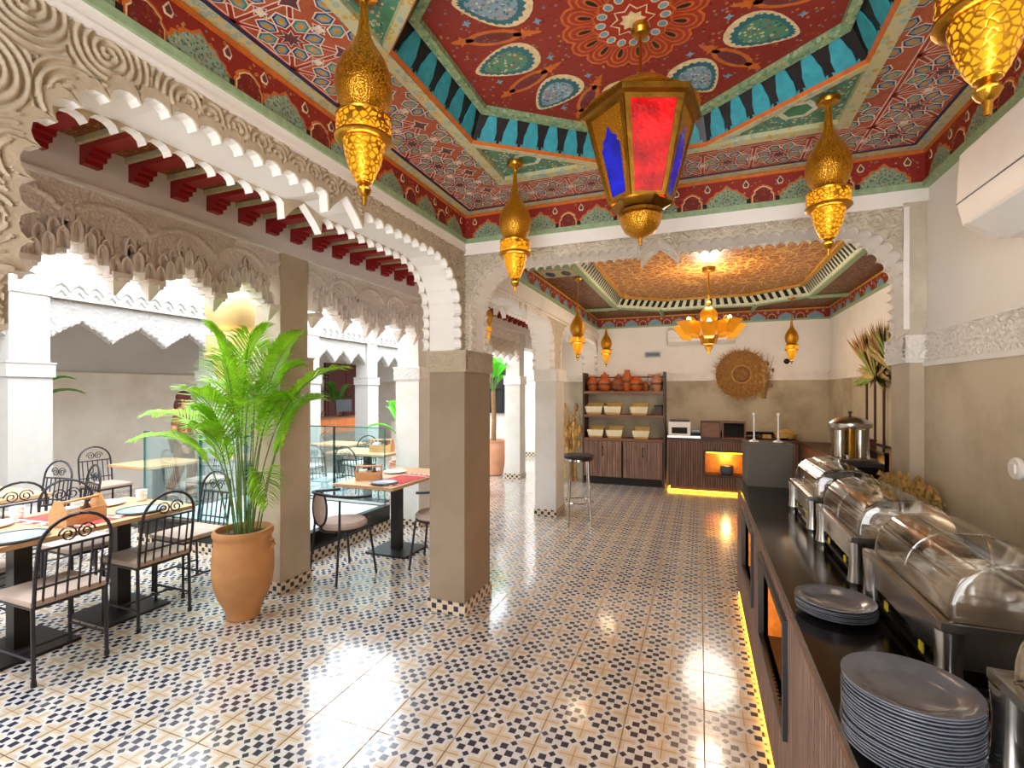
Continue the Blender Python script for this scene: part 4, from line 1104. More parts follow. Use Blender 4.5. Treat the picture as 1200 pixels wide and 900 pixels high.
mb = MB(); mb.path([(0, 0, .56), (0, 0, 1.0)], .008, 6); mb.ball((0, 0, .62), .03, 8); mb.build('rod', M['gold'], t)
mb = MB(); mb.lathe([(.02, .99), (.07, 1.0), (.08, 1.04)], 16); mb.build('ceiling_rose', M['gold'], t)
point_light('chandelier_glow', (0, 0, .72), 11, (1, .85, .66), .12, t)
point_light('chandelier_glow', (0, 0, -.22), 9, (1, .86, .70), .30, t)
# courtyard lantern: the same onion form, three times as large
c_ = pendant('huge pale gold onion lantern hanging over the courtyard beyond the palm', (-4.5, 3.66, 1.37), None, .0255, 0, False); c_.scale = (2.9,) * 3
for ch in c_.children:
    if ch.name.startswith(('onion', 'pierced', 'lower', 'collar')): ch.data.materials[0] = M['pale_gold']
# ---------------------------------------------------------------- near buffet counter
CF, CB, CE, CT = .275, 1.075, 4.25, .92
t = thing('buffet_counter', 'long buffet counter with fluted walnut front and polished black top along the right wall', 'counter', (CF, 1.4, 0))
def L(x, y, z=0): return (x - CF, y - 1.4, z)
def lbox(mb, x0, x1, y0, y1, z0, z1): mb.box(x0 - CF, x1 - CF, y0 - 1.4, y1 - 1.4, z0, z1)
Y_0 = -.9
NI = [(1.90, 2.62, .44, .80), (3.0, 3.62, .44, .80)]
mb = MB(); lbox(mb, CF + .012, CF + .03, Y_0, NI[0][0], .10, .86); lbox(mb, CF + .012, CF + .03, NI[0][1], NI[1][0], .10, .86); lbox(mb, CF + .012, CF + .03, NI[1][1], CE, .10, .86)
for a in NI: lbox(mb, CF + .012, CF + .03, a[0], a[1], .10, a[2]); lbox(mb, CF + .012, CF + .03, a[0], a[1], a[3], .86)
lbox(mb, CF + .03, .9, CE - .03, CE, .10, .86); mb.build('carcass', M['slat_gap'], t)
mb = MB(); y = Y_0
while y < CE - .02:
    segs = [(.10, .87)]
    for a in NI:
        if a[0] - .02 < y < a[1] + .005: segs = [(.10, a[2]), (a[3], .87)]
    for z0, z1 in segs:
        x0 = CF - CF; yy = y - 1.4
        mb.add([(x0 + .014, yy, z0), (x0 + .002, yy + .004, z0), (x0 + .002, yy + .014, z0), (x0 + .014, yy + .018, z0), (x0 + .014, yy, z1), (x0 + .002, yy + .004, z1), (x0 + .002, yy + .014, z1), (x0 + .014, yy + .018, z1)],
               [(0, 1, 5, 4), (1, 2, 6, 5), (2, 3, 7, 6), (4, 5, 6, 7), (3, 2, 1, 0)])
    y += .027
o = mb.build('fluted_slats', M['slat'], t); o['kind'] = 'stuff'
for a in NI:
    mb = MB()
    lbox(mb, CF - .012, CF + .33, a[0] - .025, a[0], a[2] - .025, a[3] + .025); lbox(mb, CF - .012, CF + .33, a[1], a[1] + .025, a[2] - .025, a[3] + .025)
    lbox(mb, CF - .012, CF + .33, a[0], a[1], a[2] - .025, a[2]); lbox(mb, CF - .012, CF + .33, a[0], a[1], a[3], a[3] + .025)
    nf = mb.build('niche_frame', M['black'], t)
    mb = MB(); lbox(mb, CF + .32, CF + .33, a[0], a[1], a[2], a[3]); mb.build('niche_back', M['nicheb'], nf)
    mb = MB(); lbox(mb, CF + .03, CF + .32, a[1] - .008, a[1], a[2], a[3]); mb.build('niche_cheek', M['nicheb'], nf)
    mb = MB(); lbox(mb, CF + .03, CF + .32, a[0], a[0] + .008, a[2], a[3]); mb.build('niche_cheek', M['nicheb'], nf)
    mb = MB(); lbox(mb, CF + .29, CF + .31, a[0] + .03, a[1] - .03, a[3] - .012, a[3] - .002); mb.build('niche_light', M['led'], nf)
    point_light('niche_glow', L(CF + .2, (a[0] + a[1]) / 2, .72), 1.6, (1, .62, .2), .04, t)
mb = MB(); lbox(mb, CF - .004, CF + .0, Y_0, CE, .868, .90); lbox(mb, CF - .004, CF + .02, CE, CE + .004, .868, .90); mb.build('edge_trim', M['walnut'], t)
mb = MB(); lbox(mb, CF - .006, CB, Y_0, YF - .03, .895, CT); lbox(mb, CF - .006, .99, YF - .03, CE + .006, .895, CT); mb.build('worktop', M['granite'], t)
mb = MB(); lbox(mb, CF + .05, CB, Y_0, YF - .05, 0, .10); lbox(mb, CF + .05, .9, YF - .05, CE - .04, 0, .10); mb.build('plinth', M['walnut_dk'], t)
mb = MB(); lbox(mb, CF + .012, CF + .03, Y_0, CE - .02, .012, .03); mb.build('led_strip', M['led'], t)
mb = MB(); lbox(mb, 1.02, CB + .005, .2, YF - .05, CT, 1.01); mb.build('backsplash', M['granite'], t)
for k in range(5):
    mb = MB(); yy = .9 + .55 * k; lbox(mb, 1.018, 1.022, yy, yy + .003, CT, 1.008); mb.build('backsplash_joint', M['slat_gap'], t)
# grey woven cutlery bin with two white stands on the counter end
t = thing('woven_bin', 'square grey woven bin standing on the far end of the black counter', 'bin', (.465, 4.08, CT), .05)
mb = MB(); w_ = .145; mb.box(-w_, w_, -w_, w_, 0, .012); 
mb.box(-w_, w_, -w_, -w_ + .012, .012, .30); mb.box(-w_, w_, w_ - .012, w_, .012, .30); mb.box(-w_, -w_ + .012, -w_ + .012, w_ - .012, .012, .30); mb.box(w_ - .012, w_, -w_ + .012, w_ - .012, .012, .30); mb.build('woven_side', M['weave'], t)
mb = MB(); mb.box(-w_ - .005, w_ + .005, -w_ - .005, w_ + .005, .295, .312); mb.build('lid', M['weave'], t)
g = 'white stands on the woven bin'
for k, (dx, nm) in enumerate(((-.085, 'left'), (.075, 'right'))):
    q = thing('card_stand', 'slender white card stand, the %s one of the pair on the grey woven bin' % nm, 'stand', (.465 + dx, 4.06, CT + .312), 0, g)
    mb = MB(); mb.lathe([(.035, 0), (.034, .006), (.012, .016), (.006, .03), (.006, .03)], 14); mb.build('base', M['china'], q, smooth=True)
    mb = MB(); mb.path([(0, 0, .025), (0, 0, .20)], .006, 8); mb.lathe([(.006, .195), (.011, .20), (.011, .214), (.004, .218)], 10); mb.build('rod', M['china'], q)
# ---------------------------------------------------------------- roll-top chafing dishes
def chafer():
    t = thing('chafing_dish', 'x', 'chafing dish', (0, 0, 0))
    W_, Ln = .165, .275
    mb = MB(); mb.box(-W_ + .02, W_ - .02, -Ln + .02, Ln - .02, .075, .165); mb.build('water_pan', M['steel'], t)
    mb = MB()
    for (x0, x1, y0, y1) in ((-W_, W_, -Ln, -Ln + .03), (-W_, W_, Ln - .03, Ln), (-W_, -W_ + .03, -Ln + .03, Ln - .03), (W_ - .03, W_, -Ln + .03, Ln - .03)): mb.box(x0, x1, y0, y1, .160, .170)
    ring(mb, -W_, W_, -Ln, Ln, .006, .170, .178); mb.build('rim', M['steel'], t)
    mb = MB(); ring(mb, -W_ + .032, W_ - .032, -Ln + .034, Ln - .034, .006, .12, .172); mb.box(-W_ + .036, W_ - .036, -Ln + .04, Ln - .04, .118, .122); mb.build('food_pan', M['steel'], t)
    for sx in (-1, 1):
        for sy in (-1, 1):
            mb = MB(); x = sx * (W_ - .022); y = sy * (Ln - .024)
            mb.lathe([(.030, .02), (.026, .05), (.024, .10), (.028, .158)], 12, c=(x, y, 0)); mb.lathe([(.02, 0), (.022, .02)], 10, c=(x, y, 0)); mb.build('leg', M['steel'], t, smooth=True)
    mb = MB(); ring(mb, -W_ + .03, W_ - .03, -Ln + .03, Ln - .03, .012, .018, .032); mb.build('leg_frame', M['black'], t)
    for sy in (-1, 1):
        mb = MB(); mb.lathe([(.038, .032), (.04, .04), (.04, .065), (.03, .07)], 14, c=(0, sy * .12, 0)); b = mb.build('burner', M['steel'], t, smooth=True)
        mb = MB(); mb.lathe([(.0405, .042), (.0405, .062)], 14, c=(0, sy * .12, 0), cap=False); mb.build('burner_label', M['yellow'], b)
        mb = MB(); mb.box(-W_ + .016, -W_ + .0195, sy * .12 - .012, sy * .12 + .012, .045, .068); mb.build('fuel_label', M['yellow'], t)
    # clear dome: rounded vault, end panels, seams
    n = 16; r0, hgt = W_ - .022, .142
    def arc(k, e=0): a = PI * k / n; x = -math.cos(a); z = math.sin(a); return ((abs(x) ** .8) * (1 if x > 0 else -1) * (r0 - e), .172 + (z ** .8) * (hgt - e))
    for nm, y0, y1 in (('rear_lid', -Ln + .028, -.002), ('front_lid', .002, Ln - .028)): pass
    mb = MB(); vs = []; fs = []
    ys = [-Ln + .028, -Ln + .035, Ln - .035, Ln - .028]
    for j, y in enumerate(ys):
        e = .012 if j in (0, 3) else 0
        for k in range(n + 1): x, z = arc(k, e); vs.append((x, y, z))
    for j in range(3):
        for k in range(n): a = j * (n + 1) + k; fs.append((a, a + 1, a + n + 2, a + n + 1))
    fs.append(tuple(range(n + 1))); fs.append(tuple(range(3 * (n + 1), 4 * (n + 1))))
    mb.add(vs, fs); dm = mb.build('clear_lid', M['clear'], t, smooth=True, auto=50)
    mb = MB()
    for y in (-Ln + .030, Ln - .030): mb.path([(arc(k, .006)[0], y, arc(k, .006)[1]) for k in range(n + 1)], .0035, 5)
    mb.path([(arc(k)[0], 0, arc(k)[1] + .002) for k in range(n + 1)], .003, 5)
    for kk in (3, 5): mb.path([(arc(kk)[0], -Ln + .035, arc(kk)[1] + .001), (arc(kk)[0], Ln - .035, arc(kk)[1] + .001)], .0018, 4)
    mb.build('lid_edge', M['clear'], dm)
    for s in (-1, 1):
        mb = MB(); mb.path([(0, s * (Ln - .030), .19), (0, s * (Ln - .016), .19)], .016, 12); mb.path([(0, s * (Ln - .029), .19), (0, s * (Ln - .029), .29)], .003, 5); mb.build('hinge_knob', M['chrome'], t)
    mb = MB(); mb.box(-.05, .05, -.14, .0, .123, .15); mb.box(-.08, .06, .05, .2, .123, .145); mb.build('food', M['pot_p'], t)
    return t
ch = chafer(); ch.location = (.655, 2.985, CT); ch['label'] = 'clear lidded steel chafing dish farthest along the counter, next to the woven bin'; ch['group'] = 'roll top chafing dishes on the counter'
for y, lab in ((2.275, 'clear lidded chafing dish second from the far end, in front of the dried flower bunch'), (1.60, 'clear lidded chafing dish standing behind the short stack of grey plates'), (.87, 'clear lidded chafing dish nearest the camera, cut by the right edge of the photo')):
    again(ch, (.655, y, CT), 0, lab)
# ---------------------------------------------------------------- plates
def plate_mesh(R_, h):
    mb = MB(); mb.lathe([(.0, .003), (R_ * .58, .003), (R_ * .66, .006), (R_ * .78, h * .9), (R_ * .98, h * 1.25), (R_, h * 1.25), (R_, h * 1.05), (R_ * .80, h * .55), (R_ * .60, .0), (0, 0)], 40, cap=False)
    return mb
pp = plate_mesh(.107, .015)
def stack(x, y, n, name, gx):
    first = None
    for k in range(n):
        z = CT + .0062 * k
        lab = ('topmost plate of the %s' % name) if k == n - 1 else (('lowest grey plate of the %s' % name) if k == 0 else ('grey plate in the middle of the %s' % name))
        if first is None: o = pp.build('plate', M['plate_g'], None, smooth=True); first = o; tag(o, lab, 'plate', gx)
        else: o = first.copy(); col.objects.link(o); o['label'] = lab
        o.location = (x + random.gauss(0, .0012), y + random.gauss(0, .0012), z); o.rotation_euler = (0, 0, random.random() * 6)
stack(.368, 1.125, 20, 'tall stack of grey plates nearest the camera', 'tall stack of grey plates')
stack(.388, 1.755, 6, 'short stack of grey plates', 'short stack of grey plates')
# ---------------------------------------------------------------- drink dispenser on a black riser
t = thing('riser_block', 'black box riser under the steel drink dispenser', 'riser', (.83, 3.45, CT))
mb = MB(); mb.box(-.16, .13, -.13, .13, 0, .255); mb.build('box', M['granite'], t); mb = MB(); mb.box(-.17, .14, -.14, .14, .255, .275); mb.build('top', M['black'], t)
t = thing('drink_dispenser', 'steel drink dispenser with two clear tanks and a domed lid on the black riser', 'dispenser', (.84, 3.45, CT + .275), .3)
mb = MB(); mb.box(-.10, .10, -.075, .075, 0, .018); mb.build('base', M['steel'], t)
mb = MB(); mb.path([(0, 0, .018), (0, 0, .2)], .03, 14); mb.build('column', M['gold_dk'], t)
for s, nm in ((-1, 'a'), (1, 'b')):
    mb = MB(); mb.lathe([(.045, .02), (.046, .022), (.046, .195), (.045, .197)], 20, c=(s * .058, 0, 0)); tk = mb.build('tank', M['clear'], t, smooth=True)
    mb = MB(); mb.lathe([(.030, .022), (.030, .18)], 14, c=(s * .058, 0, 0)); mb.build('ice_tube', M['steel'], tk, smooth=True)
    mb = MB(); mb.path([(s * .058, -.045, .035), (s * .058, -.075, .035), (s * .058, -.078, .015)], .008, 8); mb.build('tap', M['chrome'], t)
mb = MB(); mb.lathe([(.108, .196), (.11, .20), (.11, .222), (.10, .232), (.07, .252), (.03, .262), (0, .264)], 28); o = mb.build('domed_lid', M['steel'], t, smooth=True)
mb = MB(); mb.lathe([(.006, .262), (.006, .278), (.012, .284), (.008, .294)], 10); mb.build('knob', M['black'], t)
# ---------------------------------------------------------------- dried flowers at the wall
def dried_bunch(t, n, L0, spread, mats, seed, up=.6, sz=.012):
    R = random.Random(seed)
    for m in mats:
        mb = MB()
        for k in range(n):
            a = R.uniform(0, 2 * PI); e = R.uniform(0, 1); d = Vector((math.cos(a) * (e + .1), math.sin(a) * (e + .1), up + R.uniform(-.3, .5))).normalized()
            Ln = L0 * R.uniform(.6, 1.05); tip = d * Ln * spread; mid = tip * .5 + Vector((0, 0, .02))
            mb.path([(0, 0, 0), tuple(mid), tuple(tip)], [.0015, .0015, .001], 3, cap=False)
            for q in range(7):
                p = tip * (1 - q * .06) + Vector((R.gauss(0, sz), R.gauss(0, sz), R.gauss(0, sz))); s_ = sz * R.uniform(.7, 1.4)
                mb.add([tuple(p + Vector((s_, 0, 0))), tuple(p + Vector((-s_ * .5, s_, 0))), tuple(p + Vector((-s_ * .5, -s_, 0))), tuple(p + Vector((0, 0, s_ * 1.6)))], [(0, 1, 2), (0, 1, 3), (1, 2, 3), (2, 0, 3)])
        mb.build('dried_stems', m, t)
t = thing('dried_flowers', 'bushy yellow dried flower bunch in a dark bowl beside the chafing dishes at the wall', 'dried flowers', (.925, 2.98, CT))
mb = MB(); mb.lathe([(.04, 0), (.06, .01), (.075, .06), (.07, .085), (.06, .085)], 16); mb.build('bowl', M['black'], t, smooth=True)
dried_bunch(t, 130, .19, 1.0, [M['dry2'], M['dry']], 5, .55, .013)
for ch_ in t.children:
    if ch_.name.startswith('dried_stems'): ch_.location = (0, 0, .06)
# wall switch and air conditioner on the right wall
t = thing('wall_switch', 'round white wall switch on the right wall above the black splashback', 'switch', (XR - .012, 2.33, 1.32))
mb = MB()
mb.T = Matrix.Rotation(-PI / 2, 4, 'Y'); mb.lathe([(.042, 0), (.042, .008), (.036, .014), (.0, .014)], 24); mb.build('plate', M['plastic'], t, smooth=True)
mb = MB(); mb.box(-.020, -.014, -.016, .016, -.016, .016); mb.build('rocker', M['china'], t)
def aircon(label, loc, rz, W_, H, D):
    t = thing('air_conditioner', label, 'air conditioner', loc, rz)
    prof = [(0, 0), (-D * .55, 0), (-D * .92, H * .18), (-D, H * .42), (-D * .96, H * .92), (-D * .85, H), (0, H)]
    mb = MB(); mb.prism(prof, lambda a, b, h: (h, a, b), -W_ / 2, W_ / 2); mb.build('housing', M['plastic'], t, smooth=True, auto=20)
    mb = MB(); mb.prism([(-D * .5, -.012), (-D * .94, H * .15), (-D * .955, H * .17), (-D * .5, .004)], lambda a, b, h: (h, a, b), -W_ / 2 + .05, W_ / 2 - .05); mb.build('louvre', M['china'], t)
    mb = MB(); mb.box(-W_ / 2 + .001, W_ / 2 - .001, -D - .001, -D * .95, H * .40, H * .412); mb.build('seam', M['slate'], t)
    mb = MB(); mb.box(W_ * .28, W_ * .33, -D * .99 - .004, -D * .95, H * .74, H * .79); mb.build('indicator', M['slate'], t)
    return t
aircon('white split air conditioner high on the right wall', (XR, 1.72, 2.14), -PI / 2, 1.0, .34, .235)
aircon('white air conditioner on the far wall behind the chandelier', (.02, YB, 2.42), 0, 1.05, .26, .2)
t = thing('wall_vent', 'small grey sensor box on the far wall under the air conditioner', 'sensor', (-.77, YB, 2.22)); mb = MB(); mb.box(-.13, .13, -.04, 0, 0, .09); mb.build('case', M['bluegrey'], t); mb = MB(); mb.box(-.11, .11, -.045, -.04, .02, .07); mb.build('face', M['slate'], t)
t = thing('security_camera', 'small black dome camera on the far wall right of the straw hat', 'camera', (1.30, YB, 2.10)); mb = MB(); mb.box(-.05, .05, -.02, 0, -.05, .05); mb.build('plate', M['plastic'], t); mb = MB(); mb.ball((0, -.03, 0), .045, 12); mb.build('dome', M['granite'], t, smooth=True)
# ---------------------------------------------------------------- back counter of the far room
BX0, BX1, BY, BT = -.49, 1.40, 8.32, .87
def slats_y(mb, x0, x1, y, z0, z1, skip=None):
    x = x0
    while x < x1 - .02:
        segs = [(z0, z1)]
        if skip and skip[0] - .02 < x < skip[1]: segs = [(z0, skip[2]), (skip[3], z1)]
        for a, b in segs: mb.add([(x, y, a), (x + .006, y - .014, a), (x + .022, y - .014, a), (x + .028, y, a), (x, y, b), (x + .006, y - .014, b), (x + .022, y - .014, b), (x + .028, y, b)], [(0, 1, 5, 4), (1, 2, 6, 5), (2, 3, 7, 6), (4, 5, 6, 7)])
        x += .036
t = thing('back_counter', 'walnut slatted counter with a lit copper niche along the far wall', 'counter', (0, BY, 0))
NX = (.08, .70, .30, .66)
mb = MB(); mb.box(BX0, NX[0], 0, .02, .09, .83); mb.box(NX[1], BX1, 0, .02, .09, .83); mb.box(NX[0], NX[1], 0, .02, .09, NX[2]); mb.box(NX[0], NX[1], 0, .02, NX[3], .83); mb.box(BX0, BX0 + .02, .02, .57, .09, .83); mb.build('carcass', M['slat_gap'], t)
mb = MB(); slats_y(mb, BX0, BX1, 0, .09, .83, NX)
o = mb.build('fluted_slats', M['slat'], t); o['kind'] = 'stuff'
mb = MB(); e = .03; mb.box(NX[0] - e, NX[0], -.02, .3, NX[2] - e, NX[3] + e); mb.box(NX[1], NX[1] + e, -.02, .3, NX[2] - e, NX[3] + e); mb.box(NX[0], NX[1], -.02, .3, NX[2] - e, NX[2]); mb.box(NX[0], NX[1], -.02, .3, NX[3], NX[3] + e); nf = mb.build('niche_frame', M['walnut_dk'], t)
mb = MB(); mb.box(NX[0], NX[1], .28, .3, NX[2], NX[3]); mb.build('niche_back', M['nicheb'], nf); mb = MB(); mb.box(NX[0] + .02, NX[1] - .02, .03, .05, NX[3] - .02, NX[3] - .005); mb.build('niche_light', M['led'], nf)
mb = MB(); mb.box(BX0 - .01, BX1, -.02, .57, .83, BT); mb.build('worktop', M['walnut_dk'], t)
mb = MB(); mb.box(BX0 + .04, BX1, .05, .5, 0, .09); mb.build('plinth', M['walnut_dk'], t)
mb = MB(); mb.box(BX0 + .01, BX1, .012, .03, .01, .035); mb.box(BX0 + .005, BX0 + .025, .03, .5, .01, .035); mb.build('led_strip', M['led'], t)
mb = MB(); mb.box(BX0, BX1, .545, .565, BT, BT + .09); mb.build('backsplash', M['granite'], t)
point_light('niche_glow', (.39, .14, .56), 2.2, (1, .62, .2), .05, t)
t = thing('niche_pot', 'squat dark pot standing in the lit copper niche', 'pot', (.40, BY + .13, NX[2])); mb = MB(); mb.lathe([(.07, 0), (.085, .01), (.10, .05), (.10, .12), (.09, .13), (.085, .13)], 20); mb.build('body', M['slate'], t, smooth=True); mb = MB(); mb.lathe([(.09, .128), (.10, .134), (.10, .142), (.08, .146)], 20); mb.build('rim', M['black'], t, smooth=True)
# things on the back counter
t = thing('toaster', 'white conveyor toaster on the far counter beside the pottery shelf', 'toaster', (-.31, BY + .25, BT))
mb = MB(); mb.box(-.17, .17, -.14, .14, .03, .25); mb.build('body', M['plastic'], t); mb = MB(); mb.box(-.12, .12, -.146, -.14, .06, .16); mb.build('opening', M['dark'], t); mb = MB(); mb.box(-.15, .15, -.13, .13, .25, .275); mb.build('top', M['black'], t)
mb = MB(); mb.box(-.18, .32, -.24, -.02, .0, .03); mb.build('tray', M['steel'], t)
for k, (x, w_, lab) in enumerate(((.16, .15, 'left walnut crate on the far counter'), (.50, .17, 'right walnut crate with dark opening on the far counter'))):
    t = thing('wooden_crate', lab, 'crate', (x, BY + .16, BT))
    mb = MB(); h_ = .27; e = .02
    mb.box(-w_, w_, -.12, .12, 0, e); mb.box(-w_, w_, -.12, .12, h_ - e, h_); mb.box(-w_, -w_ + e, -.12, .12, e, h_ - e); mb.box(w_ - e, w_, -.12, .12, e, h_ - e); mb.build('frame', M['walnut_dk'] if k == 0 else M['walnut'], t)
    mb = MB(); mb.box(-w_ + e, w_ - e, -.10 if k == 0 else .08, -.08 if k == 0 else .10, e, h_ - e); mb.build('panel', M['walnut'] if k == 0 else M['dark'], t)
t = thing('serving_tray', 'oval steel serving tray on the far counter behind the white stands', 'tray', (.98, BY + .25, BT)); mb = MB(); mb.lathe([(.0, 0), (.26, 0), (.30, .03), (.31, .04), (.29, .03), (.25, .008), (0, .008)], 28, cap=False); mb.build('dish', M['steel'], t, smooth=True); mb = MB(); mb.box(-.06, .06, -.05, .05, .008, .07); mb.build('bread', M['dry'], t)
t = thing('bread_basket', 'small straw basket on the far counter near the room corner', 'basket', (1.25, BY + .3, BT)); mb = MB(); mb.lathe([(.10, 0), (.14, .02), (.17, .10), (.16, .10)], 20); mb.build('bowl', M['basket'], t, smooth=True); mb = MB(); mb.ball((0, 0, .1), .12, 10, sz=.5); mb.build('bread', M['dry'], t, smooth=True)
# right counter of the far room
RX = 1.42
t = thing('side_counter', 'walnut fronted side counter along the far right wall', 'counter', (RX, 5, 0))
mb = MB(); mb.box(0, .02, -1.35, 3.3, .09, .83); mb.build('front', M['walnut'], t)
mb = MB(); mb.box(-.012, 0, -1.35, 3.3, .60, .63); mb.build('groove_shade_strip', M['dark'], t)  # proud dark strip, coloured as the shade of a groove
mb = MB(); mb.box(-.02, .46, -1.38, 3.3, .83, .87); mb.build('worktop', M['walnut_dk'], t)
mb = MB(); mb.box(.05, .4, -1.3, 3.3, 0, .09); mb.build('plinth', M['walnut_dk'], t)
mb = MB(); mb.box(.435, .455, -1.35, 3.3, .87, .98); mb.build('backsplash', M['granite'], t)
for k, (x, y, lab) in enumerate(((1.56, 5.95, 'walnut block box left of the steel drink dispenser'), (1.60, 4.95, 'walnut block box right of the steel drink dispenser'))):
    t = thing('wooden_block', lab, 'box', (x, y, .87)); mb = MB(); mb.box(-.09, .09, -.09, .09, 0, .24); mb.build('body', M['walnut'], t); mb = MB(); mb.box(-.095, .095, -.095, .095, .24, .255); mb.build('top', M['walnut_dk'], t)
for k, (x, y, m, nm) in enumerate(((1.52, 4.62, 'pot_b', 'brown'), (1.60, 4.52, 'china', 'white'), (1.70, 4.46, 'pot_d', 'dark'))):
    t = thing('cup', '%s cup on the side counter beside the pilaster' % nm, 'cup', (x, y, .87)); mb = MB(); mb.lathe([(.025, 0), (.035, .005), (.042, .05), (.045, .09), (.040, .09), (.036, .05), (.02, .01)], 16); mb.build('body', M[m], t, smooth=True); mb = MB(); mb.path([(.042, 0, .07), (.065, 0, .06), (.062, 0, .03), (.038, 0, .025)], .006, 6); mb.build('handle', M[m], t)
t = thing('planter_box', 'black planter box holding the tall dried palms on the side counter', 'planter', (1.70, 5.95, .87)); mb = MB(); mb.box(-.12, .12, -.55, .55, 0, .16); mb.build('box', M['granite'], t); mb = MB(); ring(mb, -.125, .125, -.555, .555, .02, .16, .175); mb.build('rim', M['black'], t)
# tall dried palms on thin poles
g = 'dried palms on poles in the black planter'
def dry_palm(label, y, htop, mats, fan, seed, x=1.70):
    t = thing('dried_palm', label, 'dried palm', (x, y, 1.03), 0, g)
    mb = MB(); mb.path([(0, 0, 0), (0, 0, htop - 1.03)], .012, 6); mb.build('pole', M['walnut_dk'], t)
    R = random.Random(seed)
    for m in mats:
        mb = MB()
        for k in range(64):
            a = R.uniform(-1, 1) * fan; b = R.uniform(-.25, .25); L_ = R.uniform(.28, .5)
            d = Vector((math.sin(b) - .1 * R.random(), math.sin(a), math.cos(a) * (1 if abs(a) < 1.4 else .6))).normalized()
            p0 = Vector((0, 0, htop - 1.03 - .05)); p1 = p0 + d * L_ * .55; p2 = p0 + d * L_ + Vector((0, 0, -.03 * abs(a)))
            sd = d.cross(Vector((1, 0, 0))).normalized() * .026
            mb.add([tuple(p0), tuple(p1 + sd), tuple(p2), tuple(p1 - sd)], [(0, 1, 2, 3)])
        mb.build('dried_fronds', m, t)
dry_palm('brown dried palm fan, leftmost of the four on black poles', 6.35, 1.93, [M['drybr'], M['dry']], .75, 1)
dry_palm('green drooping dried palm on a black pole, second from the left', 6.08, 1.80, [M['drygr'], M['dry2']], 1.9, 2)
dry_palm('tall brown dried palm on a black pole, third from the left', 5.82, 1.92, [M['drybr'], M['dry2']], .55, 3)
dry_palm('dried palm on a black pole nearest the white capital', 5.58, 1.84, [M['dry2'], M['drygr']], 1.0, 4)
# ---------------------------------------------------------------- straw hat and wheat sheaf on the far wall
t = thing('straw_hat', 'wide shaggy straw hat hung on the far wall', 'hat', (.64, YB - .03, 1.90))
mb = MB(); mb.T = Matrix.Rotation(PI / 2, 4, 'X'); mb.lathe([(.0, .13), (.06, .128), (.10, .11), (.13, .06), (.15, .035), (.30, .03), (.39, .02), (.39, .012), (.15, .015)], 32); mb.build('brim_and_crown', M['drybr'], t, smooth=True)
R = random.Random(4); mb = MB()
for k in range(900):
    a = R.uniform(0, 2 * PI); r0 = R.uniform(.12, .38); r1 = r0 + R.uniform(.06, .15); a2 = a + R.uniform(-.22, .22); y0 = -.03 - R.random() * .012
    p = Vector((r0 * math.cos(a), y0, r0 * math.sin(a))); q = Vector((r1 * math.cos(a2), y0 - R.uniform(.0, .05), r1 * math.sin(a2))); s_ = Vector((-math.sin(a), 0, math.cos(a))) * .006
    mb.add([tuple(p - s_), tuple(p + s_), tuple(q)], [(0, 1, 2)])
o = mb.build('loose_straw', M['drybr2'], t); o['kind'] = 'stuff'
mb = MB(); mb.T = Matrix.Rotation(PI / 2, 4, 'X'); mb.lathe([(.152, .034), (.156, .04), (.135, .062), (.131, .058)], 28); mb.build('hat_band', M['dry'], t)
t = thing('wheat_sheaf', 'upright sheaf of pale wheat at the right rim of the straw hat', 'dried flowers', (.97, YB - .03, 1.5))
R = random.Random(9)
for m, n in ((M['dry'], 26), (M['drybr'], 16)):
    mb = MB()
    for k in range(n):
        x = R.gauss(0, .03); h_ = R.uniform(.4, .74); mb.path([(x * .4, 0, 0), (x, -.02, h_ * .6), (x * 1.9, -.03, h_)], [.004, .005, .002], 4)
        mb.ball((x * 1.7, -.03, h_ * R.uniform(.5, .95)), .02, 6, sz=1.8)
    mb.build('stalks', m, t)
mb = MB(); mb.lathe([(.03, .30), (.034, .31), (.034, .335), (.03, .345)], 12, c=(0, -.015, 0)); mb.build('tie', M['dry2'], t)
# ---------------------------------------------------------------- pottery shelf
SX, SY = -1.24, 8.52; SW = .70
t = thing('shelf_unit', 'open walnut shelf unit with slatted cupboard doors against the far wall', 'shelf', (SX, SY, 0))
D = .36
for nm, x in (('side_panel', -SW), ('side_panel', SW - .03)):
    mb = MB(); mb.box(x, x + .03, 0, D, .0, 1.95); mb.build(nm, M['walnut_dk'], t)
for z in (.76, 1.17, 1.58): mb = MB(); mb.box(-SW + .03, SW - .03, 0, D, z, z + .045); mb.build('shelf_board', M['walnut'], t)
mb = MB(); mb.box(-SW + .03, SW - .03, D - .03, D - .01, 1.86, 1.885); mb.build('back_rail', M['walnut'], t)
mb = MB(); mb.box(-SW + .03, SW - .03, D - .01, D, .1, .76); mb.box(-.012, .012, .012, D - .02, .12, .76); mb.build('carcass', M['dark'], t)
mb = MB(); mb.box(-SW + .05, SW - .05, .03, .05, 0, .13); mb.build('plinth', M['dark'], t)
for s in (-1, 1):
    mb = MB(); x0 = -SW + .035 if s < 0 else .014; x1 = -.014 if s < 0 else SW - .035; mb.box(x0, x1, .0, .018, .135, .755)
    dr = mb.build('door', M['slat_gap'], t); mb = MB(); x = x0
    wd = [.06, .035, .05, .04, .055, .03, .045, .05, .04, .05, .035, .06]; k = 0
    while x < x1 - .03: w_ = wd[k % 12]; mb.box(x, min(x1, x + w_ - .006), -.012, 0, .135, .755); x += w_; k += 1
    mb.build('door_slats', M['slat'], dr); mb = MB(); xm = (x0 + x1) / 2; mb.path([(xm, -.014, .50), (xm, -.04, .52), (xm, -.04, .64), (xm, -.014, .66)], .010, 6); mb.build('door_handle', M['black'], dr)
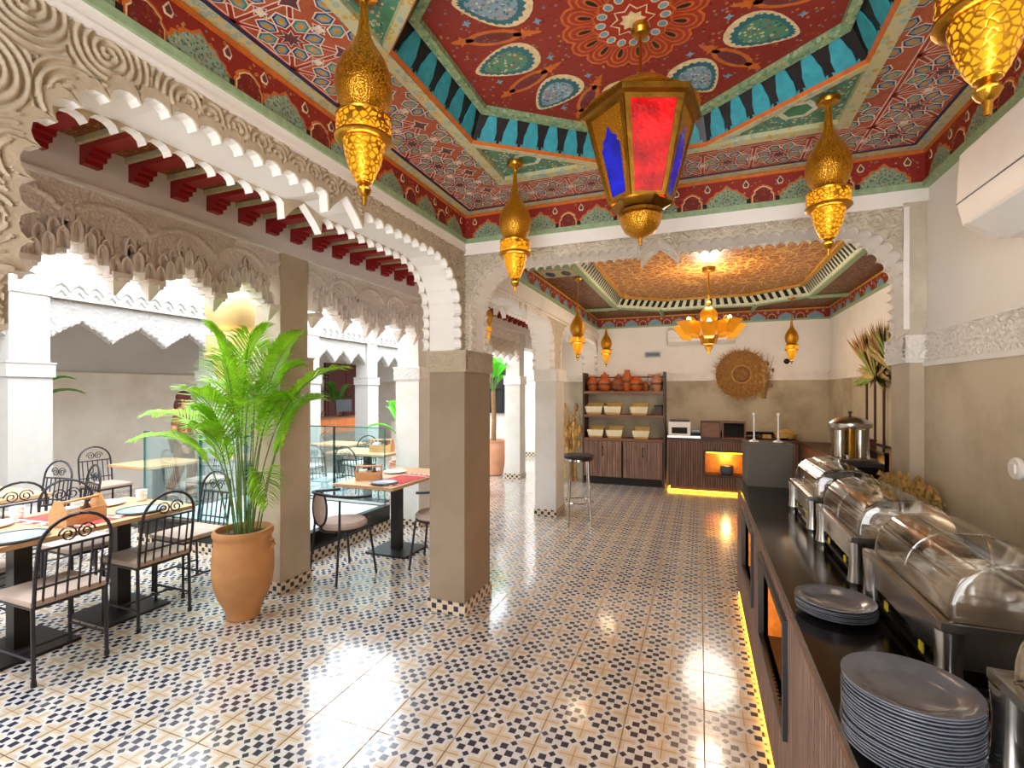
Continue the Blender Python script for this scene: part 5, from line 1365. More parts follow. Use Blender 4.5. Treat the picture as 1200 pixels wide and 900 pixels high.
# pottery on the top board
def jug(label, x, R_, H_, m, kind='vase', lid=None):
    t = thing('pottery_jar' if kind != 'jug' else 'pottery_jug', label, 'pottery', (SX + x, SY + .17, 1.625))
    mb = MB(); mb.lathe([(R_ * .5, 0), (R_ * .75, H_ * .1), (R_, H_ * .42), (R_ * .92, H_ * .66), (R_ * .55, H_ * .86), (R_ * .5, H_ * .92), (R_ * .58, H_), (R_ * .5, H_)], 22); mb.build('body', M[m], t, smooth=True)
    mb = MB(); mb.lathe([(R_ * .985, H_ * .38), (R_ * 1.02, H_ * .42), (R_ * 1.01, H_ * .47), (R_ * .97, H_ * .52)], 22, cap=False); mb.build('painted_band', M['pot_d' if m != 'pot_d' else 'pot_o'], t, smooth=True)
    if kind == 'jug':
        mb = MB(); mb.path([(-R_ * .5, 0, H_ * .95), (-R_ * 1.5, 0, H_ * 1.0), (-R_ * 1.7, 0, H_ * .7), (-R_ * 1.3, 0, H_ * .45), (-R_ * .9, 0, H_ * .42)], R_ * .14, 8); mb.build('handle', M[m], t, smooth=True)
    if lid:
        mb = MB(); mb.lathe([(R_ * .6, H_ * .99), (R_ * .58, H_ * 1.05), (R_ * .2, H_ * 1.15), (R_ * .12, H_ * 1.2), (R_ * .15, H_ * 1.25), (0, H_ * 1.27)], 18); mb.build('lid', M[m], t, smooth=True)
jug('orange pottery jar at the left end of the top shelf', -.56, .10, .27, 'pot_o'); jug('round orange pot with lid, second from the left on the top shelf', -.34, .125, .27, 'pot_o', lid=1)
jug('squat brown pot with pale band in the middle of the top shelf', -.10, .13, .24, 'pot_b', lid=1); jug('tall dark orange jar rising behind the brown pot on the top shelf', .05, .09, .37, 'pot_o')
jug('round orange water jar right of the middle on the top shelf', .21, .125, .26, 'pot_o'); jug('small brown pot between the water jar and the pink jug', .37, .065, .16, 'pot_b')
jug('pink clay jug with a big loop handle at the right end of the top shelf', .56, .095, .28, 'pot_p', 'jug')
# bread baskets
def basket(label, x, z, w_=.14):
    t = thing('bread_basket', label, 'basket', (SX + x, SY + .16, z), 0, 'lined wicker baskets on the shelf')
    mb = MB(); a, b, h_ = w_ * .8, w_, .13; e = .008
    vs = []
    for (k, zz, ins) in ((a, 0, 0), (b, h_, 0), (b - .012, h_, 0), (a - .012, .012, 0)): vs += [(-k, -.10 - (k - a) * .5, zz), (k, -.10 - (k - a) * .5, zz), (k, .10, zz + (.06 if zz > .1 else 0)), (-k, .10, zz + (.06 if zz > .1 else 0))]
    fs = [(3, 2, 1, 0)]
    for r in range(3):
        for q in range(4): fs.append((r * 4 + q, r * 4 + (q + 1) % 4, (r + 1) * 4 + (q + 1) % 4, (r + 1) * 4 + q))
    fs.append((12, 13, 14, 15)); mb.add(vs, fs)
    mb.add([(-b + .01, .095, h_ + .075), (b - .01, .095, h_ + .075), (b - .02, .02, .05), (-b + .02, .02, .05), (-b + .01, .105, h_ + .075), (b - .01, .105, h_ + .075)], [(0, 1, 2, 3), (0, 1, 5, 4)]); mb.build('wicker', M['basket'], t)
    mb = MB(); vs = [(-b - .004, -.135, h_ * .98), (b + .004, -.135, h_ * .98), (b + .004, -.128, h_ + .012), (-b - .004, -.128, h_ + .012), (-a - .012, -.118, h_ * .25), (a + .012, -.118, h_ * .25)]
    mb.add(vs, [(0, 1, 2, 3), (4, 5, 1, 0)]); mb.add([(-b - .004, -.128, h_ + .012), (b + .004, -.128, h_ + .012), (b - .015, -.06, h_ * .75), (-b + .015, -.06, h_ * .75)], [(0, 1, 2, 3)]); mb.build('cloth_lining', M['lining'], t)
for i, (z, row) in enumerate(((1.215, 'middle'), (.805, 'bottom'))):
    for j, (x, nm) in enumerate(((-.45, 'left'), (-.12, 'centre'), (.33, 'right'))): basket('cloth lined wicker basket, %s one on the %s board of the shelf unit' % (nm, row), x - .06 + (.03 if i else 0), z, .15 if i == 0 else .14)
t = thing('storage_box', 'dark box behind the baskets at the right end of the middle board', 'box', (SX + .58, SY + .2, 1.215)); mb = MB(); mb.box(-.06, .06, -.08, .1, 0, .15); mb.build('body', M['walnut_dk'], t); mb = MB(); mb.box(-.065, .065, -.085, .105, .15, .165); mb.build('lid', M['dark'], t)
# dried stalks beside the shelf
t = thing('dried_stalks', 'tall bundle of dried corn stalks standing left of the shelf unit', 'dried stalks', (-2.17, 8.62, 0))
R = random.Random(11)
for m, n in ((M['dry'], 26), (M['drybr'], 10)):
    mb = MB()
    for k in range(n):
        x, y = R.gauss(0, .05), R.gauss(0, .04); h_ = R.uniform(.7, 1.5); x2 = x + R.gauss(0, .09)
        mb.path([(x, y, 0), (x * .6, y * .6, .5), (x2, y, h_)], [.012, .010, .004], 5)
        if R.random() < .8: z = h_ * R.uniform(.6, 1); mb.ball((x2, y - .02, z), .035, 6, sz=2.4)
        for q in range(2): z = h_ * R.uniform(.3, .9); d = R.uniform(-.16, .16); mb.add([(x, y, z), (x + d * .5, y - .03, z + .08), (x + d, y - .02, z - .05), (x + d * .5, y - .02, z + .04)], [(0, 1, 2, 3)])
    mb.build('stalks', m, t)
mb = MB(); mb.lathe([(.07, .50), (.076, .52), (.076, .55), (.07, .57)], 14); mb.build('tie', M['dry2'], t)
# ---------------------------------------------------------------- bar stool
t = thing('bar_stool', 'round dark topped bar stool with chrome legs in front of the second pillar', 'stool', (-1.37, 5.82, 0), .3)
mb = MB(); mb.lathe([(.0, .80), (.155, .80), (.18, .81), (.185, .835), (.17, .85), (0, .853)], 28, cap=False); mb.build('seat', M['iron'], t, smooth=True)
mb = MB(); mb.lathe([(.165, .775), (.172, .78), (.172, .80), (.165, .803)], 28); mb.build('seat_ring', M['chrome'], t, smooth=True)
for k in range(4): a = PI / 4 + PI / 2 * k; mb = MB(); mb.path([(.15 * math.cos(a), .15 * math.sin(a), .78), (.155 * math.cos(a), .155 * math.sin(a), .6), (.19 * math.cos(a), .19 * math.sin(a), .0)], .012, 8); mb.build('leg', M['chrome'], t, smooth=True)
mb = MB(); mb.path([(.172 * math.cos(2 * PI * k / 24), .172 * math.sin(2 * PI * k / 24), .28) for k in range(24)], .009, 6, closed=True); mb.build('foot_ring', M['chrome'], t, smooth=True)
# ---------------------------------------------------------------- raised glass-railed skylight in the courtyard
WX0, WX1, WY0, WY1 = -5.60, -3.42, 3.42, 4.86
t = thing('skylight_plinth', 'low raised plinth with black kerb and pale top in the courtyard', 'plinth', (-4.5, 4.1, 0))
def P_(x, y): return (x + 4.5, y - 4.1)
mb = MB(); mb.box(WX0 + 4.52, WX1 + 4.48, WY0 - 4.08, WY1 - 4.12, 0, .255); mb.build('core', M['court_floor'], t)
mb = MB(); ring(mb, WX0 + 4.5, WX1 + 4.5, WY0 - 4.1, WY1 - 4.1, .02, .10, .265); mb.build('black_kerb', M['granite'], t)
mb = MB(); ring(mb, WX0 + 4.5, WX1 + 4.5, WY0 - 4.1, WY1 - 4.1, .08, .265, .275); mb.build('kerb_cap', M['black'], t)
n = 0
for (ax, c, a, b, s) in (('y', WY0, WX0, WX1, -1), ('x', WX1, WY0, WY1, 1)):
    m_ = round((b - a) / .18)
    for k in range(m_):
        a0 = a + (b - a) * k / m_ + .001; a1 = a + (b - a) * (k + 1) / m_ - .001; mb = MB()
        if ax == 'y': mb.box(a0 + 4.5, a1 + 4.5, c - .012 - 4.1, c - 4.1, 0, .10)
        else: mb.box(c + 4.5, c + .012 + 4.5, a0 - 4.1, a1 - 4.1, 0, .10)
        mb.build('skirting_tile', M['skirt'], t)
mb = MB(); mb.box(WX0 + 4.58, WX1 + 4.42, WY0 - 4.02, WY1 - 4.18, .255, .268); mb.build('pale_top', M['court_floor'], t)
def rail(label, y, xs):
    t = thing('glass_railing', label, 'railing', ((xs[0] + xs[-1]) / 2, y, .275)); cx = (xs[0] + xs[-1]) / 2
    for a, b in zip(xs[:-1], xs[1:]):
        mb = MB(); mb.box(a - cx + .006, b - cx - .006, -.006, .006, .03, .90); g = mb.build('glass_panel', M['glass'], t)
        mb = MB(); mb.box(a - cx + .004, b - cx - .004, -.008, .008, .90, .912); mb.box(b - cx - .010, b - cx - .004, -.008, .008, .03, .90); mb.box(a - cx + .004, a - cx + .010, -.008, .008, .03, .90); mb.build('polished_edge', M['glassedge'], g)
    mb = MB(); mb.box(xs[0] - cx, xs[-1] - cx, -.02, .02, 0, .03); mb.build('base_channel', M['steel'], t)
rail('green glass railing at the left, in front of the arched iron chairs', WY0 + .05, [-5.58, -4.72, -4.10, -3.47])
rail('green glass railing beyond the white ledge, behind the small red-clothed table', WY1 - .05, [-5.58, -4.9, -4.2, -3.45])
# ---------------------------------------------------------------- wrought iron chair
def iron_chair():
    t = thing('dining_chair', 'x', 'chair', (0, 0, 0))
    w_, d_ = .175, .18; r = .0105
    for sx in (-1, 1):
        mb = MB(); mb.path([(sx * w_, d_, .43), (sx * w_, d_, 0)], r, 6); mb.lathe([(.014, 0), (.014, .03)], 8, c=(sx * w_, d_, 0)); mb.build('leg', M['iron'], t)
        mb = MB(); mb.path([(sx * w_, -d_, .43), (sx * w_, -d_ - .01, 0)], r, 6); mb.lathe([(.014, 0), (.014, .03)], 8, c=(sx * w_, -d_ - .01, 0)); mb.build('leg', M['iron'], t)
        mb = MB(); mb.path([(sx * w_, -d_, .14), (sx * w_, d_, .14)], .008, 6); mb.build('stretcher', M['iron'], t)
    mb = MB(); mb.path([(-w_, 0, .14), (w_, 0, .14)], .008, 6); mb.build('stretcher', M['iron'], t)
    mb = MB(); mb.path([(-w_, -d_, .42), (w_, -d_, .42), (w_, d_, .42), (-w_, d_, .42)], .011, 6, closed=True); mb.build('seat_frame', M['iron'], t)
    mb = MB(); n = 6
    prof = [(w_ + .01, d_ + .01, .43), (w_ + .018, d_ + .018, .445), (w_ + .015, d_ + .015, .463), (w_ - .03, d_ - .03, .478), (0.05, .05, .484)]
    vs = []; fs = []
    for (a, b, z) in prof: vs += [(-a, -b, z), (0, -b, z), (a, -b, z), (a, 0, z), (a, b, z), (0, b, z), (-a, b, z), (-a, 0, z)]
    for i in range(len(prof) - 1):
        for k in range(8): fs.append((i * 8 + k, i * 8 + (k + 1) % 8, (i + 1) * 8 + (k + 1) % 8, (i + 1) * 8 + k))
    fs += [tuple(range(8))[::-1], tuple(range(32, 40))]; mb.add(vs, fs); mb.build('seat_cushion', M['cushion'], t, smooth=True, auto=50)
    lean = lambda z: -d_ - .01 - (z - .43) * .13
    mb = MB(); pts = [(-w_, lean(.43), .43), (-w_ - .004, lean(.6), .60), (-w_, lean(.74), .74)]
    for k in range(1, 12): a = PI - PI * k / 12; z = .745 + .165 * math.sin(a); pts.append((w_ * math.cos(a), lean(z), z))
    pts += [(w_, lean(.74), .74), (w_ + .004, lean(.6), .60), (w_, lean(.43), .43)]; mb.path(pts, .0095, 6); mb.build('back_frame', M['iron'], t, smooth=True)
    mb = MB(); mb.path([(-w_, lean(.74), .74), (w_, lean(.74), .74)], .008, 6); mb.build('back_rail', M['iron'], t)
    mb = MB(); mb.path([(-w_, lean(.53), .53), (w_, lean(.53), .53)], .007, 6); mb.build('back_rail', M['iron'], t)
    for k in range(6):
        x = -w_ + 2 * w_ * (k + .7) / 6.4; mb = MB(); mb.path([(x, lean(.44), .44), (x, lean(.74), .74)], .006, 5); mb.build('back_bar', M['iron'], t)
    for s in (-1, 1):
        mb = MB(); pts = []
        for k in range(22):
            a = k / 21 * 3.4 * PI; rr = .048 * (1 - k / 26); pts.append((s * (.052 + rr * math.cos(a) * 1.0 - .01), lean(.8), .80 + rr * math.sin(a)))
        mb.path(pts, .005, 5); mb.build('scroll', M['iron'], t, smooth=True)
    return t
G = 'wrought iron chairs of the courtyard'
ch0 = iron_chair()
spots = [(-3.565, 1.71, PI / 2, 'iron chair nearest the camera at the left edge, its scrolled back turned to us'), (-3.68, 2.31, PI / 2, 'iron chair just left of the terracotta palm pot, its scrolled back turned to us'),
         (-4.42, 2.32, -PI / 2, 'iron chair across the wooden table, cushion seen beneath the tabletop beside the palm'), (-4.42, 1.66, -PI / 2, 'iron chair across the wooden table at the left edge of the photo'),
         (-3.93, 2.80, PI, 'iron chair at the end of the wooden table, directly left of the palm stems'), (-5.12, 2.13, PI / 2, 'iron chair with beige cushion at the second table beyond the wooden caddy'),
         (-5.42, 2.66, PI * .93, 'dark iron chair before the left end of the glass railing'), (-5.98, 2.70, PI * 1.05, 'iron chair right beside the bright white pillar at the left'),
         (-6.92, 3.86, -PI / 2, 'iron chair with round back seen through the left glass railing'), (-6.12, 4.62, PI, 'iron chair behind the glass railing near the walking woman'), (-5.30, 4.98 + .15, 0, 'iron chair seen through the glass behind the palm leaves')]
for k, (x, y, rz, lab) in enumerate(spots):
    if k == 0: o = ch0; o.location = (x, y, 0); o.rotation_euler = (0, 0, rz); tag(o, lab, 'chair', G)
    else: o = again(ch0, (x, y, 0), rz, lab)
wch = [(-4.78, 5.28, 0.1, 'white cushioned chair beyond the far glass railing, left of the pair at the table'), (-4.22, 5.30, -.1, 'white cushioned chair beyond the far glass railing, right of the pair at the table'), (-5.75, 5.95, .15, 'white cushioned chair at the farthest courtyard table behind glass'), (-5.2, 6.55, 1.2, 'white cushioned chair between the two far courtyard tables')]
wc0 = None
for k, (x, y, rz, lab) in enumerate(wch):
    if wc0 is None:
        o = again(ch0, (x, y, 0), rz, lab); wc0 = o
        for c_ in o.children:
            if c_.name.startswith('seat_cushion'): c_.data = c_.data.copy(); c_.data.materials[0] = M['cushion_w']
    else: again(wc0, (x, y, 0), rz, lab)
# ---------------------------------------------------------------- tables
def table(label, x, y, lx, ly, rz=0, m='tablewood'):
    t = thing('dining_table', label, 'table', (x, y, 0), rz)
    mb = MB(); mb.box(-lx / 2, lx / 2, -ly / 2, ly / 2, .722, .75); mb.build('tabletop', M[m], t)
    mb = MB(); mb.box(-lx / 2 + .06, lx / 2 - .06, -ly / 2 + .06, ly / 2 - .06, .705, .722); mb.build('under_frame', M['black'], t)
    mb = MB(); mb.box(-.045, .045, -.045, .045, .018, .705); mb.build('column', M['black'], t)
    mb = MB(); mb.box(-.23, .23, -.21, .21, 0, .018); mb.build('base_plate', M['black'], t)
    return t
table('square wooden pedestal table at the left edge under the orange caddy', -3.97, 1.735, .80, .565); table('square wooden pedestal table left of the palm pot', -3.97, 2.305, .80, .565)
table('wooden table beyond the first pair, at the far left edge', -5.58, 2.15, .9, .62); table('narrow table with a red runner between the two round backed chairs', -2.87, 4.2, .66, 1.1)
table('wooden table seen through the left glass railing', -6.17, 4.0, .7, .7); table('wooden table with a bread box beyond the far glass railing', -4.5, 5.85, 1.0, .62); table('farthest courtyard table left of the bread box table', -5.65, 6.6, .8, .62)
TT = .75
def cloth(label, x, y, lx, ly, z, m, rz=0, over=0):
    t = thing('table_runner', label, 'cloth', (x, y, z), rz); mb = MB(); mb.box(-lx / 2, lx / 2, -ly / 2, ly / 2, 0, .004); mb.build('fabric', M[m], t)
    mb = MB()
    for s in (-1, 1):
        for k in range(5): x0 = -lx / 2 + lx * (k + .3) / 5; mb.box(x0, x0 + lx * .08, s * ly / 2 - .02, s * ly / 2 + .012, .004, .007)
        mb.box(-lx / 2, lx / 2, s * ly * .36 - .008, s * ly * .36 + .008, .004, .006)
    mb.build('woven_border', M['paper'], t)
cloth('red patterned runner under the orange caddy on the nearest tables', -3.95, 1.98, .62, .30, TT, 'redcloth', .1); cloth('red runner on the narrow table beside the broad beige pillar', -2.72, 4.05, .30, .62, TT, 'redcloth', -.05)
def caddy(label, x, y, rz, s=1, z=TT + .004):
    t = thing('wooden_caddy', label, 'caddy', (x, y, z), rz)
    L_, W_, H_, e = .13 * s, .065 * s, .085 * s, .008
    mb = MB(); mb.box(-L_, L_, -W_, W_, 0, e); mb.box(-L_, L_, -W_, -W_ + e, e, H_); mb.box(-L_, L_, W_ - e, W_, e, H_); mb.build('box', M['lightwood'], t)
    for q in (-1, 1):
        mb = MB(); mb.prism([(-W_, 0), (W_, 0), (W_, H_), (W_ * .35, H_ * 1.9), (-W_ * .35, H_ * 1.9), (-W_, H_)], lambda a, b, h: (h, a, b), q * L_ - e / 2, q * L_ + e / 2); mb.build('end_panel', M['lightwood'], t)
    mb = MB(); mb.path([(-L_, 0, H_ * 1.7), (L_, 0, H_ * 1.7)], .009, 8); mb.build('handle', M['lightwood'], t)
    mb = MB(); mb.box(-L_ * .8, -L_ * .2, -W_ * .6, W_ * .6, e, H_ * 1.25); mb.build('napkins', M['paper'], t)
    mb = MB(); mb.lathe([(.022, e), (.024, .02), (.024, .08 * s), (.012, .11 * s), (.012, .13 * s)], 12, c=(L_ * .4, 0, 0)); mb.build('bottle', M['walnut_dk'], t, smooth=True)
caddy('orange wooden condiment caddy on the nearest tables at the left', -3.80, 1.96, PI / 2 + .25); caddy('wooden condiment caddy on the narrow table by the round backed chairs', -3.02, 3.95, .5, .9, TT); caddy('wooden bread box on the table beyond the far glass railing', -4.25, 5.85, .2, 1.2, TT)
def dish(label, x, y, m, R_=.14, sx=1.0, z=TT, rz=0, g=None):
    t = thing('plate', label, 'plate', (x, y, z), rz, g); mb = MB(); mb.lathe([(0, .002), (R_ * .6, .002), (R_ * .75, .008), (R_, .016), (R_, .012), (R_ * .7, 0), (0, 0)], 26, cap=False)
    mb.v = [(a * sx, b, c) for a, b, c in mb.v]; mb.build('dish', M[m], t, smooth=True)
    mb = MB(); mb.lathe([(R_ * .97, .0145), (R_ * 1.005, .017), (R_ * 1.005, .0195), (R_ * .96, .0185)], 26, cap=False); mb.v = [(a * sx, b, c) for a, b, c in mb.v]; mb.build('rim', M['china' if m == 'china' else 'slate'], t, smooth=True)
dish('large blue grey plate in front of the near iron chair at the left edge', -3.71, 1.60, 'bluegrey', .155); dish('large blue grey plate on the table in front of the chair by the palm pot', -3.73, 2.30, 'bluegrey', .145)
dish('white plate on the far side of the nearest table', -4.20, 1.66, 'china', .14); dish('white plate on the far side of the table left of the palm', -4.20, 2.32, 'china', .135)
dish('blue grey plate at the near end of the narrow table', -2.74, 3.80, 'bluegrey', .12, z=TT + .004); dish('white plate at the far end of the narrow table', -3.02, 4.38, 'china', .12); dish('white plate on the second table at the far left', -5.35, 2.12, 'china', .13)
def glass(label, x, y, z=TT):
    t = thing('cup', label, 'cup', (x, y, z)); mb = MB(); mb.lathe([(.026, 0), (.034, .006), (.038, .06), (.040, .085), (.036, .085), (.030, .012)], 16); mb.build('body', M['china'], t, smooth=True); mb = MB(); mb.path([(.036, 0, .065), (.058, 0, .055), (.055, 0, .03), (.034, 0, .025)], .005, 6); mb.build('handle', M['china'], t)
glass('white cup beside the caddy on the nearest tables', -4.08, 2.10); glass('white cup at the far corner of the table left of the palm', -4.10, 2.53); glass('white cup on the nearest table by its left edge', -4.28, 1.86)
# ---------------------------------------------------------------- round backed bistro armchairs
def bistro():
    t = thing('bistro_chair', 'x', 'chair', (0, 0, 0)); r = .011
    for sx in (-1, 1):
        mb = MB(); mb.path([(sx * .17, .15, .43), (sx * .20, .20, 0)], r, 6); mb.build('leg', M['iron'], t)
        mb = MB(); mb.path([(sx * .19, -.16, .70), (sx * .185, -.16, .45), (sx * .20, -.20, 0)], r, 6); mb.build('leg', M['iron'], t)
    mb = MB(); mb.lathe([(.0, .432), (.19, .432), (.205, .445), (.205, .465), (.185, .485), (0, .49)], 26, cap=False); mb.build('seat_cushion', M['cushion'], t, smooth=True)
    mb = MB(); mb.path([(.195 * math.cos(2 * PI * k / 24), .195 * math.sin(2 * PI * k / 24), .425) for k in range(24)], .011, 6, closed=True); mb.build('seat_ring', M['iron'], t, smooth=True)
    mb = MB(); pts = [(-.235, .12, .70), (-.24, 0, .71)] + [(-.235 * math.cos(PI * k / 10), -.05 - .19 * math.sin(PI * k / 10), .715 + .03 * math.sin(PI * k / 10)) for k in range(11)] + [(.24, 0, .71), (.235, .12, .70)]
    mb.path(pts, .013, 8); mb.build('arm_rail', M['iron'], t, smooth=True)
    mb = MB(); ov = [(.105 * math.cos(2 * PI * k / 24), -.225, .62 + .15 * math.sin(2 * PI * k / 24)) for k in range(24)]; mb.path(ov, .010, 6, closed=True); mb.build('back_ring', M['iron'], t, smooth=True)
    mb = MB(); mb.ball((0, -.222, .62), .1, 18, sx=.97, sy=.2, sz=1.43); mb.build('back_pad', M['cushion'], t, smooth=True)
    mb = MB(); mb.path([(0, -.222, .47), (0, -.19, .43)], r, 6); mb.build('back_strut', M['iron'], t)
    return t
b0 = bistro(); b0.location = (-2.93, 3.47, 0); b0.rotation_euler = (0, 0, -.28); tag(b0, 'bistro armchair with oval padded back at the near end of the narrow table', 'chair', 'oval backed bistro armchairs')
again(b0, (-2.30, 4.02, 0), PI / 2 + .2, 'bistro armchair half hidden behind the broad beige pillar, nearer of two'); again(b0, (-2.42, 4.72, 0), PI / 2 + .5, 'bistro armchair half hidden behind the broad beige pillar, farther of two')
# ---------------------------------------------------------------- potted palm
t = thing('potted_palm', 'tall green palm in a big terracotta jar in front of the plastered pillar', 'plant', (-3.05, 2.565, 0))
mb = MB(); mb.lathe([(.10, 0), (.108, .008), (.112, .05), (.13, .09), (.165, .16), (.19, .24), (.20, .33), (.20, .42), (.192, .50), (.182, .56), (.185, .575), (.195, .59), (.198, .615), (.19, .63), (.175, .63), (.165, .60), (.165, .57)], 40); pot = mb.build('pot', M['terra'], t, smooth=True)
for s in (-1, 1):
    mb = MB(); mb.path([(s * .185, 0, .55), (s * .215, 0, .545), (s * .222, 0, .52), (s * .20, 0, .49), (s * .192, 0, .485)], .010, 6); h = mb.build('lug', M['terra'], pot, smooth=True); h.rotation_euler.z = TH
mb = MB(); mb.lathe([(.166, .585), (.10, .60), (0, .604)], 20); mb.build('soil', M['soil'], t)
RT = Vector((math.cos(TH), math.sin(TH), 0)); FW = Vector((-math.sin(TH), math.cos(TH), 0))
def frond(par, base, ctrl, tip, Ll, n=22, w_=.012, t0=.42, seed=0, mat='leaf', stem=.006):
    R = random.Random(seed); b, c_, e = Vector(base), Vector(ctrl), Vector(tip)
    f = lambda u: b * (1 - u) ** 2 + c_ * 2 * u * (1 - u) + e * u * u
    mb = MB(); mb.path([f(k / 12) for k in range(13)], [stem * (1 - .75 * k / 12) for k in range(13)], 5, mi=1)
    for k in range(n):
        u = t0 + (1 - t0) * (k + .5) / n; p = f(u); T_ = (f(min(1, u + .02)) - f(u - .02)).normalized()
        side = T_.cross(Vector((0, 0, 1))); 
        if side.length < .05: side = RT.copy()
        side.normalize(); v = (u - t0) / (1 - t0); L_ = Ll * (.55 + .6 * math.sin(PI * min(1, v * .85 + .12))) * (1 - .45 * v)
        for s in (-1, 1):
            d = (side * s * .8 + T_ * (.55 + .5 * v) + Vector((0, 0, .10 + R.gauss(0, .06)))).normalized()
            q = p + d * L_ * .55 + Vector((0, 0, .02 * L_)); r_ = p + d * L_ + Vector((0, 0, -.22 * L_)); nn = d.cross(Vector((0, 0, 1))).normalized() * w_
            up = Vector((0, 0, .004))
            mb.add([tuple(p - nn * .3), tuple(p + nn * .3), tuple(q + nn), tuple(q - nn), tuple(r_), tuple((p + q) / 2 + up), tuple(q + up * 1.5)], [(0, 1, 2, 6, 5), (0, 5, 6, 3), (3, 6, 4), (6, 2, 4)][0:4], 0)
    return mb.build('frond', [M[mat], M['stem']], par)
sc = 1 / 163.0
def cp(px, py, dep): return RT * ((px - 283) * sc) + FW * dep + Vector((0, 0, (722 - py) * sc))
FR = [((278, 618), (262, 420), (300, 385), .05, .30), ((288, 618), (300, 430), (345, 396), .0, .32), ((284, 618), (285, 420), (262, 392), -.08, .32), ((292, 618), (310, 440), (392, 432), .05, .27), ((274, 618), (250, 470), (166, 488), .05, .26),
      ((270, 618), (262, 490), (188, 512), -.12, .2), ((294, 618), (318, 470), (352, 470), .12, .28), ((280, 618), (272, 460), (225, 448), .15, .27), ((296, 618), (308, 500), (328, 585), -.1, .16), ((286, 618), (290, 450), (318, 400), -.15, .32),
      ((276, 618), (268, 480), (250, 480), -.1, .2), ((290, 618), (300, 450), (342, 470), .0, .24), ((282, 618), (278, 440), (285, 400), .18, .30), ((298, 618), (312, 500), (336, 470), .12, .2), ((272, 618), (262, 480), (232, 500), .15, .2), ((287, 618), (292, 470), (300, 430), -.2, .30), ((283, 618), (270, 440), (245, 410), .1, .3), ((289, 618), (298, 430), (330, 430), .1, .3), ((285, 618), (284, 470), (270, 460), -.22, .28), ((291, 618), (300, 470), (325, 470), -.2, .26), ((280, 618), (276, 500), (262, 500), -.15, .26), ((293, 618), (305, 480), (312, 455), -.1, .28)]
for k, (b_, c_, e_, dp, L_) in enumerate(FR):
    frond(t, cp(b_[0], b_[1] + 8, dp * .35), cp(c_[0], c_[1], dp * .9), cp(e_[0], e_[1], dp * 2), L_ * 1.25, 21, .0125, .40 if k not in (8, 10) else .5, k)
# ---------------------------------------------------------------- broad leaved plants
def blade(par, base, ctrl, tip, W_, mat, stem=True):
    b, c_, e = Vector(base), Vector(ctrl), Vector(tip); f = lambda u: b * (1 - u) ** 2 + c_ * 2 * u * (1 - u) + e * u * u
    mb = MB(); n = 10; vs = []; fs = []
    for k in range(n + 1):
        u = .28 + .72 * k / n; p = f(u); T_ = (f(min(1, u + .02)) - f(u - .02)).normalized(); sd = T_.cross(Vector((0, 0, 1)))
        if sd.length < .05: sd = RT.copy()
        sd.normalize(); w_ = W_ * math.sin(PI * min(.999, (k / n) * .93 + .06)) ** .7; upv = sd.cross(T_).normalized()
        vs += [tuple(p - sd * w_ + upv * w_ * .25), tuple(p), tuple(p + sd * w_ + upv * w_ * .25)]
    for k in range(n): a = 3 * k; fs += [(a, a + 1, a + 4, a + 3), (a + 1, a + 2, a + 5, a + 4)]
    mb.add(vs, fs, 0); mb.path([f(k / 10) for k in range(11)], [.012 * (1 - .8 * k / 10) for k in range(11)], 5, mi=1)
    return mb.build('leaf', [M[mat], M['stem']], par, smooth=True)
def banana(label, x, y, z0, trunk, n, L_, W_, mat, seed, pot=None, az=None):
    t = thing('potted_plant', label, 'plant', (x, y, z0)); R = random.Random(seed)
    mb = MB(); ph = pot or .42
    mb.lathe([(.16, 0), (.19, .02), (.225, ph * .35), (.24, ph * .7), (.225, ph * .93), (.24, ph * .96), (.24, ph), (.21, ph), (.20, ph * .9)], 28); mb.build('pot', M['terra_l'], t, smooth=True)
    mb = MB(); mb.lathe([(.21, ph * .93), (.1, ph * .95), (0, ph * .96)], 16); mb.build('soil', M['soil'], t)
    mb = MB(); mb.path([(0, 0, ph * .9), (.015, 0, ph + trunk * .4), (-.01, .01, ph + trunk)], [.05, .042, .045], 10); mb.build('trunk', M['trunk'], t, smooth=True)
    for k in range(n):
        a = 2 * PI * k / n + R.uniform(-.25, .25); el = R.uniform(.25, 1.0); d = Vector((math.cos(a), math.sin(a), 0)); l_ = L_ * R.uniform(.8, 1.1); z = ph + trunk - .05
        blade(t, (0, 0, z), tuple(d * l_ * .25 + Vector((0, 0, z + l_ * (.5 + .5 * el)))), tuple(d * l_ * (.9 - .45 * el) + Vector((0, 0, z + l_ * (.15 + .75 * el)))), W_, mat)
banana('bright green banana plant in a pale terracotta pot at the far end of the gallery', -3.76, 8.75, 0, .95, 13, .85, .10, 'leaf2', 3, .68)
banana('leafy plant half hidden behind the bright white pillar at the left', -7.55, 3.15, 0, .5, 8, 1.1, .11, 'leafdk', 5)
banana('broad leaved plant behind the reception desk beside the maroon door', -8.25, 9.55, 0, .8, 10, .8, .11, 'leafdk', 6)
banana('plant with pale leaves peeking out left of the sunlit white pillar', -4.75, 7.15, 0, .3, 8, 1.0, .10, 'leaf2', 8)
